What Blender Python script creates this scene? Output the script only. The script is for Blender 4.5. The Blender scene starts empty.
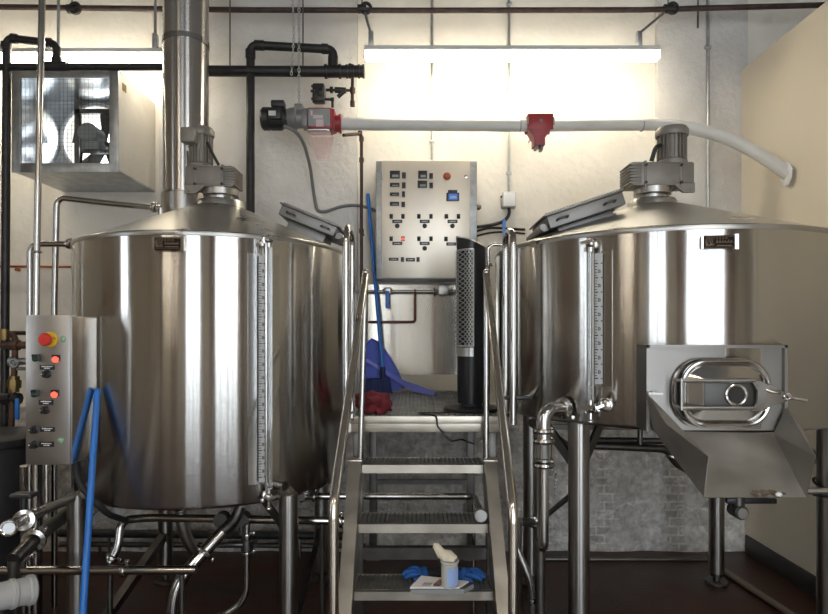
import bpy, bmesh, math, random
from mathutils import Vector, Matrix, noise
PI = math.pi
random.seed(7)
S = bpy.context.scene
COL = S.collection
V = Vector

# ------------------------------------------------------------------ camera, sky, exposure
CAMZ = 1.56
cam_d = bpy.data.cameras.new('camera')
cam_d.sensor_width = 36
cam_d.lens = 26.09
cam_d.shift_y = 28 / 828
cam_d.clip_end = 60
cam = bpy.data.objects.new('camera', cam_d)
COL.objects.link(cam)
cam.location = (0, 0, CAMZ)
cam.rotation_euler = (PI / 2, 0, 0)
S.camera = cam
S.view_settings.view_transform = 'Standard'
S.view_settings.look = 'None'
S.view_settings.gamma = 1
S.view_settings.exposure = 0.36
S.view_settings.use_curve_mapping = False
STRIP = 26.0          # luminance of the fluorescent diffusers
SKY = 4.4             # overcast daylight outside the windows
wd = bpy.data.worlds.new('overcast_sky')
S.world = wd
wd.use_nodes = True
_n = wd.node_tree.nodes
_n['Background'].inputs[0].default_value = (0.84, 0.92, 1.0, 1)
_n['Background'].inputs[1].default_value = SKY


def at(px, py, Y):
    """point at distance Y from the camera plane seen at the photo's pixel"""
    return V(((px - 414) / 600 * Y, Y, CAMZ - (py - 335) / 600 * Y))


def onz(px, py, z):
    return at(px, py, (CAMZ - z) * 600 / (py - 335))


for lx_, ly_ in ((-2.8, -1.85), (1.8, -1.85)):  # unseen area lamps, added to brighten the rear wall the tanks reflect
    ld = bpy.data.lights.new('added_fill_lamp', 'AREA')
    ld.shape = 'RECTANGLE'
    ld.size, ld.size_y = 1.2, 0.25
    ld.energy = 32
    ld.color = (1.0, 0.90, 0.76)
    lo = bpy.data.objects.new('added_fill_lamp', ld)
    COL.objects.link(lo)
    lo.location = (lx_, ly_, 4.55)

# ------------------------------------------------------------------ materials
MATS = {}


def mat(name, col, rough=0.5, metal=0.0, noise_amt=0.0, noise_scale=8.0, bump=0.0, bump_scale=40.0, emit=None,
        stretch=(1, 1, 1), col2=None, trans=0.0, alpha=1.0, aniso=0.0, rough_var=0.0, spec=None, aniso_rot=0.0, radial=False, coat=0.0):
    if name in MATS:
        return MATS[name]
    m = bpy.data.materials.new(name)
    m.use_nodes = True
    nt = m.node_tree
    b = nt.nodes['Principled BSDF']
    b.inputs['Base Color'].default_value = (*col, 1)
    b.inputs['Roughness'].default_value = rough
    b.inputs['Metallic'].default_value = metal
    b.inputs['Transmission Weight'].default_value = trans
    b.inputs['Alpha'].default_value = alpha
    if coat:
        b.inputs['Coat Weight'].default_value = coat
    if spec is not None:
        b.inputs['Specular IOR Level'].default_value = spec
    if emit:
        b.inputs['Emission Color'].default_value = (*emit[0], 1)
        b.inputs['Emission Strength'].default_value = emit[1]
    if aniso:
        b.inputs['Anisotropic'].default_value = aniso
        b.inputs['Anisotropic Rotation'].default_value = aniso_rot
        if radial:
            t = nt.nodes.new('ShaderNodeTangent')
            t.direction_type = 'RADIAL'
            t.axis = 'Z'
            nt.links.new(t.outputs[0], b.inputs['Tangent'])
    if noise_amt or bump or col2 or rough_var:
        tc = nt.nodes.new('ShaderNodeTexCoord')
        mp = nt.nodes.new('ShaderNodeMapping')
        mp.inputs['Scale'].default_value = stretch
        nt.links.new(tc.outputs['Object'], mp.inputs[0])
    if noise_amt or col2 or rough_var:
        nz = nt.nodes.new('ShaderNodeTexNoise')
        nz.inputs['Scale'].default_value = noise_scale
        nz.inputs['Detail'].default_value = 6
        nt.links.new(mp.outputs[0], nz.inputs['Vector'])
    if noise_amt or col2:
        r = nt.nodes.new('ShaderNodeValToRGB')
        c2 = col2 if col2 else tuple(max(0, c * (1 - noise_amt)) for c in col)
        c1 = col if col2 else tuple(min(1, c * (1 + noise_amt)) for c in col)
        r.color_ramp.elements[0].color = (*c2, 1)
        r.color_ramp.elements[1].color = (*c1, 1)
        r.color_ramp.elements[0].position = 0.35
        r.color_ramp.elements[1].position = 0.65
        nt.links.new(nz.outputs[0], r.inputs[0])
        nt.links.new(r.outputs[0], b.inputs['Base Color'])
    if rough_var:
        mr = nt.nodes.new('ShaderNodeMapRange')
        mr.inputs[1].default_value = 0.3
        mr.inputs[2].default_value = 0.7
        mr.inputs[3].default_value = max(0.02, rough - rough_var)
        mr.inputs[4].default_value = rough + rough_var
        nt.links.new(nz.outputs[0], mr.inputs[0])
        nt.links.new(mr.outputs[0], b.inputs['Roughness'])
    if bump:
        n2 = nt.nodes.new('ShaderNodeTexNoise')
        n2.inputs['Scale'].default_value = bump_scale
        n2.inputs['Detail'].default_value = 5
        nt.links.new(mp.outputs[0], n2.inputs['Vector'])
        bp = nt.nodes.new('ShaderNodeBump')
        bp.inputs['Strength'].default_value = bump
        bp.inputs['Distance'].default_value = 0.01
        nt.links.new(n2.outputs[0], bp.inputs['Height'])
        nt.links.new(bp.outputs[0], b.inputs['Normal'])
    MATS[name] = m
    return m


STEEL = (0.58, 0.56, 0.53)
M_tank = mat('tank_steel', STEEL, 0.13, 1, aniso=0.9, radial=True, aniso_rot=0.25, bump=0.04, bump_scale=1.6, stretch=(3.0, 3.0, 0.2))


def brush_rings(m, k):
    """fine brush lines running around the tank: microscopic up-and-down tilt of the surface"""
    nt = m.node_tree
    b = nt.nodes['Principled BSDF']
    g = nt.nodes.new('ShaderNodeNewGeometry')
    src = b.inputs['Normal'].links[0].from_socket if b.inputs['Normal'].links else g.outputs['Normal']
    acc = None
    for off in (0.0, 17.3):
        va = nt.nodes.new('ShaderNodeVectorMath')
        va.operation = 'ADD'
        va.inputs[1].default_value = (off, off, off)
        nt.links.new(g.outputs['Position'], va.inputs[0])
        wn = nt.nodes.new('ShaderNodeTexWhiteNoise')
        wn.noise_dimensions = '3D'
        nt.links.new(va.outputs[0], wn.inputs['Vector'])
        ma = nt.nodes.new('ShaderNodeMath')
        ma.operation = 'MULTIPLY_ADD'
        ma.inputs[1].default_value = k
        ma.inputs[2].default_value = -k / 2
        nt.links.new(wn.outputs['Value'], ma.inputs[0])
        if acc is None:
            acc = ma
        else:
            ad = nt.nodes.new('ShaderNodeMath')
            nt.links.new(acc.outputs[0], ad.inputs[0])
            nt.links.new(ma.outputs[0], ad.inputs[1])
            acc = ad
    cx = nt.nodes.new('ShaderNodeCombineXYZ')
    nt.links.new(acc.outputs[0], cx.inputs[2])
    v = nt.nodes.new('ShaderNodeVectorMath')
    nt.links.new(src, v.inputs[0])
    nt.links.new(cx.outputs[0], v.inputs[1])
    nn = nt.nodes.new('ShaderNodeVectorMath')
    nn.operation = 'NORMALIZE'
    nt.links.new(v.outputs[0], nn.inputs[0])
    nt.links.new(nn.outputs[0], b.inputs['Normal'])


brush_rings(M_tank, 0.42)
M_cone = mat('cone_steel', (0.56, 0.54, 0.50), 0.30, 1, noise_amt=0.08, noise_scale=3, rough_var=0.06)
M_steel = mat('polished_steel', (0.52, 0.50, 0.475), 0.16, 1, rough_var=0.05, noise_scale=12)
M_satin = mat('satin_steel', (0.44, 0.425, 0.40), 0.34, 1, rough_var=0.07, noise_scale=6, noise_amt=0.08)
M_brushed = mat('brushed_steel', (0.60, 0.575, 0.54), 0.38, 1, rough_var=0.05, noise_amt=0.07, noise_scale=5, stretch=(1, 1, 0.2))
M_splash = mat('splash_steel', (0.56, 0.515, 0.45), 0.17, 1, bump=0.15, bump_scale=2.0, stretch=(3, 1, 0.25))
M_stair = mat('stair_steel', (0.53, 0.485, 0.41), 0.36, 1, rough_var=0.08, noise_amt=0.10, noise_scale=9)
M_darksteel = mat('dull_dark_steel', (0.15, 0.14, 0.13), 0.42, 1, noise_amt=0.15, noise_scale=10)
M_leg = mat('leg_steel', (0.36, 0.345, 0.325), 0.28, 1, aniso=0.8, radial=True, aniso_rot=0.25)
M_chute = mat('chute_steel', (0.44, 0.415, 0.375), 0.6, 1, noise_amt=0.12, noise_scale=7, rough_var=0.1)
M_galv = mat('galvanised', (0.48, 0.49, 0.49), 0.42, 1, noise_amt=0.14, noise_scale=18)
M_grate = mat('grating_steel', (0.30, 0.285, 0.26), 0.45, 1, noise_amt=0.2, noise_scale=12)
M_plast = mat('wall_plaster', (0.80, 0.755, 0.67), 0.85, 0, col2=(0.72, 0.67, 0.59), noise_scale=2.5, bump=0.5, bump_scale=22)
M_plast_rough = mat('pilaster_plaster', (0.66, 0.635, 0.60), 0.85, 0, col2=(0.58, 0.55, 0.51), noise_scale=3.5, bump=0.9, bump_scale=26)
M_beige = mat('partition_paint', (0.74, 0.665, 0.54), 0.8, 0, noise_amt=0.03, noise_scale=2, bump=0.08, bump_scale=60)
M_black = mat('black_plastic', (0.018, 0.018, 0.02), 0.38, 0, noise_amt=0.1)
M_blackmatt = mat('black_rubber', (0.014, 0.014, 0.014), 0.6, 0)
M_pipe_black = mat('black_iron_pipe', (0.028, 0.026, 0.026), 0.42, 0.35, noise_amt=0.25, noise_scale=20)
M_pipe_brown = mat('rusty_iron_pipe', (0.055, 0.032, 0.026), 0.5, 0.3, noise_amt=0.3, noise_scale=20)
M_copper = mat('copper_tube', (0.42, 0.17, 0.09), 0.4, 1, noise_amt=0.25, noise_scale=15)
M_brass = mat('brass', (0.26, 0.18, 0.075), 0.45, 1, noise_amt=0.25, noise_scale=20)
M_gearbox = mat('gearbox_grey', (0.20, 0.18, 0.155), 0.42, 0.25, noise_amt=0.1, noise_scale=12)
M_red = mat('red_paint', (0.30, 0.022, 0.028), 0.4, 0, noise_amt=0.1)
M_redlens = mat('red_lens_lit', (0.9, 0.05, 0.03), 0.3, 0, emit=((1, 0.07, 0.04), 2.2))
M_reddark = mat('red_lens_off', (0.25, 0.03, 0.025), 0.3)
M_greenlens = mat('green_lens_off', (0.02, 0.05, 0.03), 0.25)
M_greenlit = mat('green_lens', (0.25, 0.42, 0.27), 0.25)
M_estop = mat('estop_red', (0.62, 0.04, 0.03), 0.35)
M_yellow = mat('yellow_ring', (0.80, 0.50, 0.03), 0.4)
M_orange = mat('orange_knob', (0.45, 0.10, 0.03), 0.45)
M_bluelcd = mat('blue_screen', (0.04, 0.13, 0.40), 0.25, 0, emit=((0.1, 0.3, 0.9), 0.25))
M_blue = mat('blue_plastic', (0.022, 0.17, 0.56), 0.35, 0, noise_amt=0.06)
M_bluepan = mat('dustpan_blue', (0.04, 0.08, 0.52), 0.4, 0, noise_amt=0.06)
M_bluelight = mat('dustpan_handle_blue', (0.20, 0.23, 0.72), 0.4, 0)
M_navy = mat('broom_bristle_navy', (0.008, 0.018, 0.09), 0.7, 0, noise_amt=0.4, noise_scale=60, stretch=(1, 1, 0.1))
M_cloth = mat('red_cloth', (0.13, 0.010, 0.016), 0.9, 0, noise_amt=0.25, noise_scale=25, bump=0.4, bump_scale=150)
M_pvc = mat('pale_grey_tube', (0.60, 0.59, 0.56), 0.4, 0, noise_amt=0.04)
M_white = mat('white_plastic', (0.80, 0.80, 0.78), 0.4, 0)
M_greyplate = mat('grey_plastic', (0.26, 0.27, 0.26), 0.5, 0, noise_amt=0.08)
M_paper = mat('white_paper', (0.78, 0.74, 0.72), 0.7)
M_print = mat('printed_photo', (0.42, 0.20, 0.18), 0.6, 0, col2=(0.03, 0.025, 0.03), noise_scale=45)
M_pink = mat('pink_label', (0.62, 0.46, 0.47), 0.5)
M_cream = mat('cream_cloth', (0.80, 0.70, 0.52), 0.8, 0, noise_amt=0.08, noise_scale=30)
M_glass = mat('clear_glass', (0.95, 0.97, 0.97), 0.03, 0, trans=1.0)
M_clearpink = mat('clear_pink_plastic', (0.85, 0.50, 0.46), 0.3, 0, alpha=0.15)
M_scale = mat('scale_white', (0.56, 0.56, 0.55), 0.35, 0.2)
M_bronze = mat('dark_bronze', (0.020, 0.012, 0.008), 0.6, 0.0, spec=0.15, noise_amt=0.3, noise_scale=60)
M_gold = mat('bronze_relief', (0.55, 0.42, 0.26), 0.35, 0.8)
M_grey = mat('grey_cable', (0.17, 0.17, 0.165), 0.5)
M_pump = mat('pump_enamel', (0.45, 0.44, 0.42), 0.4, 0, noise_amt=0.06)
M_base = mat('baseboard_vinyl', (0.045, 0.043, 0.04), 0.5)
M_tube = mat('diffuser_lit', (1, 1, 1), 0.4, 0, emit=((1.0, 0.91, 0.73), STRIP))
M_fixture = mat('fixture_enamel', (0.55, 0.54, 0.52), 0.45)
M_blueglove = mat('blue_knit', (0.02, 0.11, 0.38), 0.85, 0, noise_amt=0.2, noise_scale=90, bump=0.4, bump_scale=300)
M_bluelabel = mat('blue_label', (0.35, 0.48, 0.80), 0.45)
M_wall2 = mat('room_paint', (0.60, 0.54, 0.47), 0.85, 0, noise_amt=0.06, noise_scale=2)
M_brickwall = mat('brown_column_paint', (0.26, 0.17, 0.11), 0.8, 0, noise_amt=0.1, noise_scale=3)
M_ceil = mat('ceiling_paint', (0.22, 0.22, 0.23), 0.9, 0, noise_amt=0.05)
M_frame = mat('window_frame_dark', (0.03, 0.03, 0.03), 0.5)


def floor_mat():
    m = mat('floor_coating', (0.062, 0.021, 0.012), 0.42, 0, col2=(0.024, 0.010, 0.007), noise_scale=2.2, bump=0.25, bump_scale=45, rough_var=0.12)
    return m


def stone_mat():
    m = bpy.data.materials.new('old_stone_plaster')
    m.use_nodes = True
    nt = m.node_tree
    b = nt.nodes['Principled BSDF']
    b.inputs['Roughness'].default_value = 0.9
    tc = nt.nodes.new('ShaderNodeTexCoord')
    mp = nt.nodes.new('ShaderNodeMapping')
    mp.inputs['Rotation'].default_value = (PI / 2, 0, 0)
    nt.links.new(tc.outputs['Object'], mp.inputs[0])
    br = nt.nodes.new('ShaderNodeTexBrick')
    br.inputs['Scale'].default_value = 4.2
    br.inputs['Color1'].default_value = (0.62, 0.58, 0.54, 1)
    br.inputs['Color2'].default_value = (0.54, 0.50, 0.46, 1)
    br.inputs['Mortar'].default_value = (0.82, 0.78, 0.73, 1)
    br.inputs['Mortar Size'].default_value = 0.03
    nt.links.new(mp.outputs[0], br.inputs['Vector'])
    n1 = nt.nodes.new('ShaderNodeTexNoise')
    n1.inputs['Scale'].default_value = 3.0
    n1.inputs['Detail'].default_value = 8
    nt.links.new(tc.outputs['Object'], n1.inputs['Vector'])
    r1 = nt.nodes.new('ShaderNodeValToRGB')
    r1.color_ramp.elements[0].position = 0.3
    r1.color_ramp.elements[0].color = (0.56, 0.53, 0.49, 1)
    r1.color_ramp.elements[1].position = 0.7
    r1.color_ramp.elements[1].color = (0.80, 0.765, 0.72, 1)
    nt.links.new(n1.outputs[0], r1.inputs[0])
    n2 = nt.nodes.new('ShaderNodeTexNoise')
    n2.inputs['Scale'].default_value = 2.3
    n2.inputs['Detail'].default_value = 4
    nt.links.new(tc.outputs['Object'], n2.inputs['Vector'])
    mk = nt.nodes.new('ShaderNodeValToRGB')
    mk.color_ramp.elements[0].position = 0.61
    mk.color_ramp.elements[1].position = 0.68
    nt.links.new(n2.outputs[0], mk.inputs[0])
    sx = nt.nodes.new('ShaderNodeSeparateXYZ')
    nt.links.new(tc.outputs['Object'], sx.inputs[0])
    jit = nt.nodes.new('ShaderNodeMath')
    jit.operation = 'MULTIPLY_ADD'
    jit.inputs[1].default_value = 0.5
    nt.links.new(n1.outputs[0], jit.inputs[0])
    nt.links.new(sx.outputs[0], jit.inputs[2])
    strips = mk.outputs[0]
    for xc, w_ in ((1.36, .045), (1.90, .055), (0.95, .03), (-1.3, .05)):
        cp = nt.nodes.new('ShaderNodeMath')
        cp.operation = 'COMPARE'
        cp.inputs[1].default_value = xc + .25
        cp.inputs[2].default_value = w_
        nt.links.new(jit.outputs[0], cp.inputs[0])
        mxm = nt.nodes.new('ShaderNodeMath')
        mxm.operation = 'MAXIMUM'
        nt.links.new(strips, mxm.inputs[0])
        nt.links.new(cp.outputs[0], mxm.inputs[1])
        strips = mxm.outputs[0]
    mx = nt.nodes.new('ShaderNodeMixRGB')
    nt.links.new(strips, mx.inputs[0])
    nt.links.new(r1.outputs[0], mx.inputs[1])
    nt.links.new(br.outputs[0], mx.inputs[2])
    vo = nt.nodes.new('ShaderNodeTexVoronoi')
    vo.feature = 'DISTANCE_TO_EDGE'
    vo.inputs['Scale'].default_value = 2.6
    dst = nt.nodes.new('ShaderNodeMixRGB')
    dst.inputs[0].default_value = 0.22
    n4 = nt.nodes.new('ShaderNodeTexNoise')
    n4.inputs['Scale'].default_value = 5
    n4.inputs['Detail'].default_value = 6
    nt.links.new(tc.outputs['Object'], n4.inputs['Vector'])
    nt.links.new(tc.outputs['Object'], dst.inputs[1])
    nt.links.new(n4.outputs['Color'], dst.inputs[2])
    nt.links.new(dst.outputs[0], vo.inputs['Vector'])
    cr = nt.nodes.new('ShaderNodeValToRGB')
    cr.color_ramp.elements[0].position = 0.0
    cr.color_ramp.elements[0].color = (1, 1, 1, 1)
    cr.color_ramp.elements[1].position = 0.022
    cr.color_ramp.elements[1].color = (0, 0, 0, 1)
    nt.links.new(vo.outputs['Distance'], cr.inputs[0])
    mc_ = nt.nodes.new('ShaderNodeMixRGB')
    nt.links.new(cr.outputs[0], mc_.inputs[0])
    nt.links.new(mx.outputs[0], mc_.inputs[1])
    mc_.inputs[2].default_value = (0.80, 0.765, 0.72, 1)
    n5 = nt.nodes.new('ShaderNodeTexNoise')
    n5.inputs['Scale'].default_value = 16
    n5.inputs['Detail'].default_value = 9
    n5.inputs['Roughness'].default_value = 0.7
    nt.links.new(tc.outputs['Object'], n5.inputs['Vector'])
    r5 = nt.nodes.new('ShaderNodeValToRGB')
    r5.color_ramp.elements[0].position = 0.36
    r5.color_ramp.elements[0].color = (.62, .60, .58, 1)
    r5.color_ramp.elements[1].position = 0.6
    r5.color_ramp.elements[1].color = (1, 1, 1, 1)
    nt.links.new(n5.outputs[0], r5.inputs[0])
    mu5 = nt.nodes.new('ShaderNodeMixRGB')
    mu5.blend_type = 'MULTIPLY'
    mu5.inputs[0].default_value = 1.0
    nt.links.new(mc_.outputs[0], mu5.inputs[1])
    nt.links.new(r5.outputs[0], mu5.inputs[2])
    nt.links.new(mu5.outputs[0], b.inputs['Base Color'])
    n3 = nt.nodes.new('ShaderNodeTexNoise')
    n3.inputs['Scale'].default_value = 9
    n3.inputs['Detail'].default_value = 8
    nt.links.new(tc.outputs['Object'], n3.inputs['Vector'])
    mm = nt.nodes.new('ShaderNodeMath')
    mm.operation = 'MULTIPLY_ADD'
    mul = nt.nodes.new('ShaderNodeMath')
    mul.operation = 'MULTIPLY'
    nt.links.new(br.outputs['Fac'], mul.inputs[0])
    nt.links.new(strips, mul.inputs[1])
    nt.links.new(mul.outputs[0], mm.inputs[0])
    mm.inputs[1].default_value = 0.6
    nt.links.new(n3.outputs[0], mm.inputs[2])
    bp = nt.nodes.new('ShaderNodeBump')
    bp.inputs['Strength'].default_value = 0.9
    bp.inputs['Distance'].default_value = 0.07
    nt.links.new(mm.outputs[0], bp.inputs['Height'])
    nt.links.new(bp.outputs[0], b.inputs['Normal'])
    return m


M_hatch = mat('hatch_steel', (0.24, 0.232, 0.22), 0.5, .9)
M_floor = floor_mat()
M_stone = stone_mat()


# ------------------------------------------------------------------ mesh builder
class MB:
    def __init__(self):
        self.bm = bmesh.new()

    def _add(self, tmp, mtx=None):
        if mtx is not None:
            bmesh.ops.transform(tmp, matrix=mtx, verts=tmp.verts)
        me = bpy.data.meshes.new('tmp')
        tmp.to_mesh(me)
        tmp.free()
        self.bm.from_mesh(me)
        bpy.data.meshes.remove(me)
        return self

    def box(self, lo, hi, bev=0.0, seg=2, mtx=None):
        t = bmesh.new()
        lo, hi = V(lo), V(hi)
        c, s = (lo + hi) / 2, hi - lo
        bmesh.ops.create_cube(t, size=1, matrix=Matrix.Translation(c) @ Matrix.Diagonal((abs(s.x), abs(s.y), abs(s.z), 1)))
        if bev:
            bmesh.ops.bevel(t, geom=list(t.edges), offset=bev, segments=seg, profile=0.5, affect='EDGES')
        return self._add(t, mtx)

    def cyl(self, p0, p1, r0, r1=None, seg=24, bev=0.0):
        p0, p1 = V(p0), V(p1)
        r1 = r0 if r1 is None else r1
        L = (p1 - p0).length
        if bev:
            return self.lathe([(0, 0), (r0 - bev, 0), (r0, bev), (r1, L - bev), (r1 - bev, L), (0, L)], p0, p1 - p0, seg)
        return self.lathe([(0, 0), (r0, 0), (r1, L), (0, L)], p0, p1 - p0, seg)

    def lathe(self, prof, origin=(0, 0, 0), axis=(0, 0, 1), seg=32):
        q = V(axis).normalized().to_track_quat('Z', 'Y').to_matrix()
        o = V(origin)
        bm = self.bm
        rings = []
        for r, z in prof:
            if r < 1e-6:
                rings.append([bm.verts.new(o + q @ V((0, 0, z)))])
            else:
                rings.append([bm.verts.new(o + q @ V((r * math.cos(2 * PI * k / seg), r * math.sin(2 * PI * k / seg), z))) for k in range(seg)])
        for a, b in zip(rings, rings[1:]):
            for k in range(seg):
                k2 = (k + 1) % seg
                if len(a) == 1 and len(b) == 1:
                    continue
                if len(a) == 1:
                    bm.faces.new((a[0], b[k2], b[k]))
                elif len(b) == 1:
                    bm.faces.new((a[k], a[k2], b[0]))
                else:
                    bm.faces.new((a[k], a[k2], b[k2], b[k]))
        return self

    def tube(self, pts, r, fil=0.0, seg=14, caps=True, closed=False, radii=None):
        pts = [V(p) for p in pts]
        path = []
        if fil and len(pts) > 2:
            path.append(pts[0])
            for i in range(1, len(pts) - 1):
                a, p, b = pts[i - 1], pts[i], pts[i + 1]
                f = min(fil, (a - p).length * 0.49, (b - p).length * 0.49)
                s, e = p + (a - p).normalized() * f, p + (b - p).normalized() * f
                for k in range(9):
                    t = k / 8
                    # between a quadratic curve and a true arc
                    w = 0.75
                    d = (1 - t) ** 2 + 2 * w * t * (1 - t) + t * t
                    path.append((s * (1 - t) ** 2 + p * (2 * w * t * (1 - t)) + e * t * t) / d)
            path.append(pts[-1])
        else:
            path = pts
        bm = self.bm
        n = len(path)
        tang = []
        for i in range(n):
            if closed:
                t = path[(i + 1) % n] - path[i - 1]
            else:
                t = path[min(i + 1, n - 1)] - path[max(i - 1, 0)]
            tang.append(t.normalized() if t.length > 1e-9 else V((0, 0, 1)))
        u = tang[0].orthogonal().normalized()
        rings = []
        for i in range(n):
            t = tang[i]
            u = (u - t * u.dot(t))
            u = u.normalized() if u.length > 1e-6 else t.orthogonal().normalized()
            w = t.cross(u)
            rr = radii[i] if radii else r
            rings.append([bm.verts.new(path[i] + (u * math.cos(2 * PI * k / seg) + w * math.sin(2 * PI * k / seg)) * rr) for k in range(seg)])
        m = n if closed else n - 1
        for i in range(m):
            a, b = rings[i], rings[(i + 1) % n]
            for k in range(seg):
                k2 = (k + 1) % seg
                bm.faces.new((a[k], a[k2], b[k2], b[k]))
        if caps and not closed:
            bm.faces.new(list(reversed(rings[0])))
            bm.faces.new(rings[-1])
        return self

    def prism(self, poly, ext):
        """poly: 3-D points of a planar outline; ext: the extrusion vector"""
        bm = self.bm
        e = V(ext)
        a = [bm.verts.new(V(p)) for p in poly]
        b = [bm.verts.new(V(p) + e) for p in poly]
        n = len(a)
        bm.faces.new(list(reversed(a)))
        bm.faces.new(b)
        for i in range(n):
            j = (i + 1) % n
            bm.faces.new((a[i], a[j], b[j], b[i]))
        return self

    def bar(self, p0, p1, w, h, up=(0, 0, 1)):
        p0, p1 = V(p0), V(p1)
        d = (p1 - p0)
        L = d.length
        d.normalize()
        x = d.cross(V(up)).normalized()
        y = x.cross(d)
        m = Matrix((x, y, d)).transposed().to_4x4()
        m.translation = p0
        return self.box((-w / 2, -h / 2, 0), (w / 2, h / 2, L), mtx=m)

    def ball(self, c, r, scale=(1, 1, 1), seg=16, disp=0.0, freq=8.0, sd=0):
        t = bmesh.new()
        bmesh.ops.create_uvsphere(t, u_segments=seg, v_segments=max(6, seg // 2 + 2), radius=1)
        for v in t.verts:
            d = v.co.copy()
            k = 1 + (disp * noise.noise(d * freq + V((sd, sd * 2.3, 1.7))) if disp else 0)
            v.co = V((d.x * r * scale[0], d.y * r * scale[1], d.z * r * scale[2])) * k
        return self._add(t, Matrix.Translation(V(c)))

    def torus(self, c, axis, R, r, seg=28, rs=10):
        q = V(axis).normalized().to_track_quat('Z', 'Y').to_matrix()
        c = V(c)
        return self.tube([c + q @ V((R * math.cos(2 * PI * k / seg), R * math.sin(2 * PI * k / seg), 0)) for k in range(seg)], r, seg=rs, closed=True)

    def xform(self, mtx):
        bmesh.ops.transform(self.bm, matrix=mtx, verts=self.bm.verts)
        return self

    def build(self, name, m, parent=None, base=None, angle=35, label=None, flat=False, kind=None):
        bm = self.bm
        bmesh.ops.recalc_face_normals(bm, faces=bm.faces)
        o0 = V(base) if base is not None else V((0, 0, 0))
        if parent is not None:
            o0 = wloc(parent)
        if o0.length:
            bmesh.ops.translate(bm, vec=-o0, verts=bm.verts)
        me = bpy.data.meshes.new(name)
        bm.to_mesh(me)
        bm.free()
        if not flat:
            me.polygons.foreach_set('use_smooth', [True] * len(me.polygons))
            me.set_sharp_from_angle(angle=math.radians(angle))
        me.materials.append(m)
        o = bpy.data.objects.new(name, me)
        COL.objects.link(o)
        if parent is not None:
            o.parent = parent
        else:
            o.location = o0
        if label:
            o['label'] = label
        if kind:
            o['kind'] = kind
        return o


def wloc(o):
    r = V((0, 0, 0))
    while o is not None:
        r += o.location
        o = o.parent
    return r


def thing(name, label, cat, loc=(0, 0, 0), group=None):
    o = bpy.data.objects.new(name, None)
    o.empty_display_size = 0.05
    COL.objects.link(o)
    o.location = loc
    o['label'] = label
    o['category'] = cat
    if group:
        o['group'] = group
    return o


def tag(o, label, cat, group=None, kind=None):
    o['label'] = label
    o['category'] = cat
    if group:
        o['group'] = group
    if kind:
        o['kind'] = kind
    return o


def struct(name, mb, m):
    o = mb.build(name, m)
    o['kind'] = 'structure'
    return o


def clamp(mb, p, axis, r):
    """tri-clamp ferrule ring with its bolt"""
    p, a = V(p), V(axis).normalized()
    mb.lathe([(r * 0.9, -0.012), (r * 1.45, -0.009), (r * 1.55, 0), (r * 1.45, 0.009), (r * 0.9, 0.012)], p, a, 20)
    s = a.orthogonal().normalized()
    mb.cyl(p + s * r * 1.3, p + s * r * 2.2, 0.006, seg=8)
    mb.box(p + s * r * 1.9 - V((.009, .009, .009)), p + s * r * 1.9 + V((.009, .009, .009)), 0.002)


# ------------------------------------------------------------------ the room
BAY, PIL, RW, LW, REAR, CEIL, FARX = 4.42, 4.37, 2.385, -4.8, -2.6, 4.7, 6.4
struct('floor', MB().box((LW, 0.9, -0.1), (FARX, 4.9, 0)), M_floor)
struct('floor_2', MB().box((LW, REAR, -0.1), (FARX, 0.9, 0)), mat('pale_bounce_floor', (.40, .365, .32), .22, 0, noise_amt=.15, noise_scale=2))  # unseen floor made pale and glossy to lighten the lower tank reflections
struct('ceiling', MB().box((LW - .1, REAR - .1, CEIL), (FARX + .1, 4.9, CEIL + 0.1)), M_ceil)
# back wall: bay with the fan opening, bay behind the panel, two pilasters
FX0, FX1, FZ0, FZ1 = -2.565, -1.93, 2.645, 3.24
wb = MB()
wb.box((LW, BAY, 0), (FX0, BAY + .4, CEIL)).box((FX1, BAY, 0), (FARX, BAY + .4, CEIL))
wb.box((FX0, BAY, 0), (FX1, BAY + .4, FZ0)).box((FX0, BAY, FZ1), (FX1, BAY + .4, CEIL))
struct('wall_back', wb, M_plast)
struct('trim_1', MB().box((-1.86, PIL, 0), (-0.413, BAY + .01, CEIL), 0.008), M_plast_rough)
struct('trim_2', MB().box((1.775, PIL, 0), (RW + .05, BAY + .01, CEIL), 0.008), M_plast_rough)
# rough old plaster at the foot of the wall
st = MB()
NX, NZ = 240, 56
x0, x1, z0, z1 = LW, RW - 0.002, 0.0, 1.06
grid = []
for j in range(NZ + 1):
    row = []
    for i in range(NX + 1):
        x = x0 + (x1 - x0) * i / NX
        z = z0 + (z1 - z0) * j / NZ
        d = 0.024 * noise.fractal(V((x * 1.6, z * 1.8, 3.1)), 1.0, 2.0, 6) + 0.02 * noise.noise(V((x * 4, z * 5, 8))) + .008 * noise.noise(V((x * 13, z * 15, 2)))
        y = PIL - 0.045 - d
        if j == 0:
            z += 0.0
        if j == NZ:
            y = PIL - 0.002
        row.append(st.bm.verts.new((x, y, z)))
    grid.append(row)
for j in range(NZ):
    for i in range(NX):
        st.bm.faces.new((grid[j][i], grid[j][i + 1], grid[j + 1][i + 1], grid[j + 1][i]))
st.box((x0, PIL - .003, 0), (x1, BAY - .002, z1))
struct('wall_back_base', st, M_stone)
struct('wall_right', MB().box((RW, 0.9, 0), (RW + .12, BAY, 3.49)), M_beige)
struct('baseboard_right', MB().box((RW - .012, 0.9, 0), (RW, 4.30, 0.13), 0.003), M_base)
lw_ = MB()
lw_.box((LW - .2, REAR, 0), (LW, -.1, CEIL)).box((LW - .2, .6, 0), (LW, 4.9, CEIL)).box((LW - .2, -.1, 0), (LW, .6, 1.0)).box((LW - .2, -.1, 3.4), (LW, .6, CEIL))
struct('wall_left', lw_, mat('side_wall_paint', (0.40, 0.36, 0.30), .85, 0, noise_amt=.05, noise_scale=2))
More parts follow.
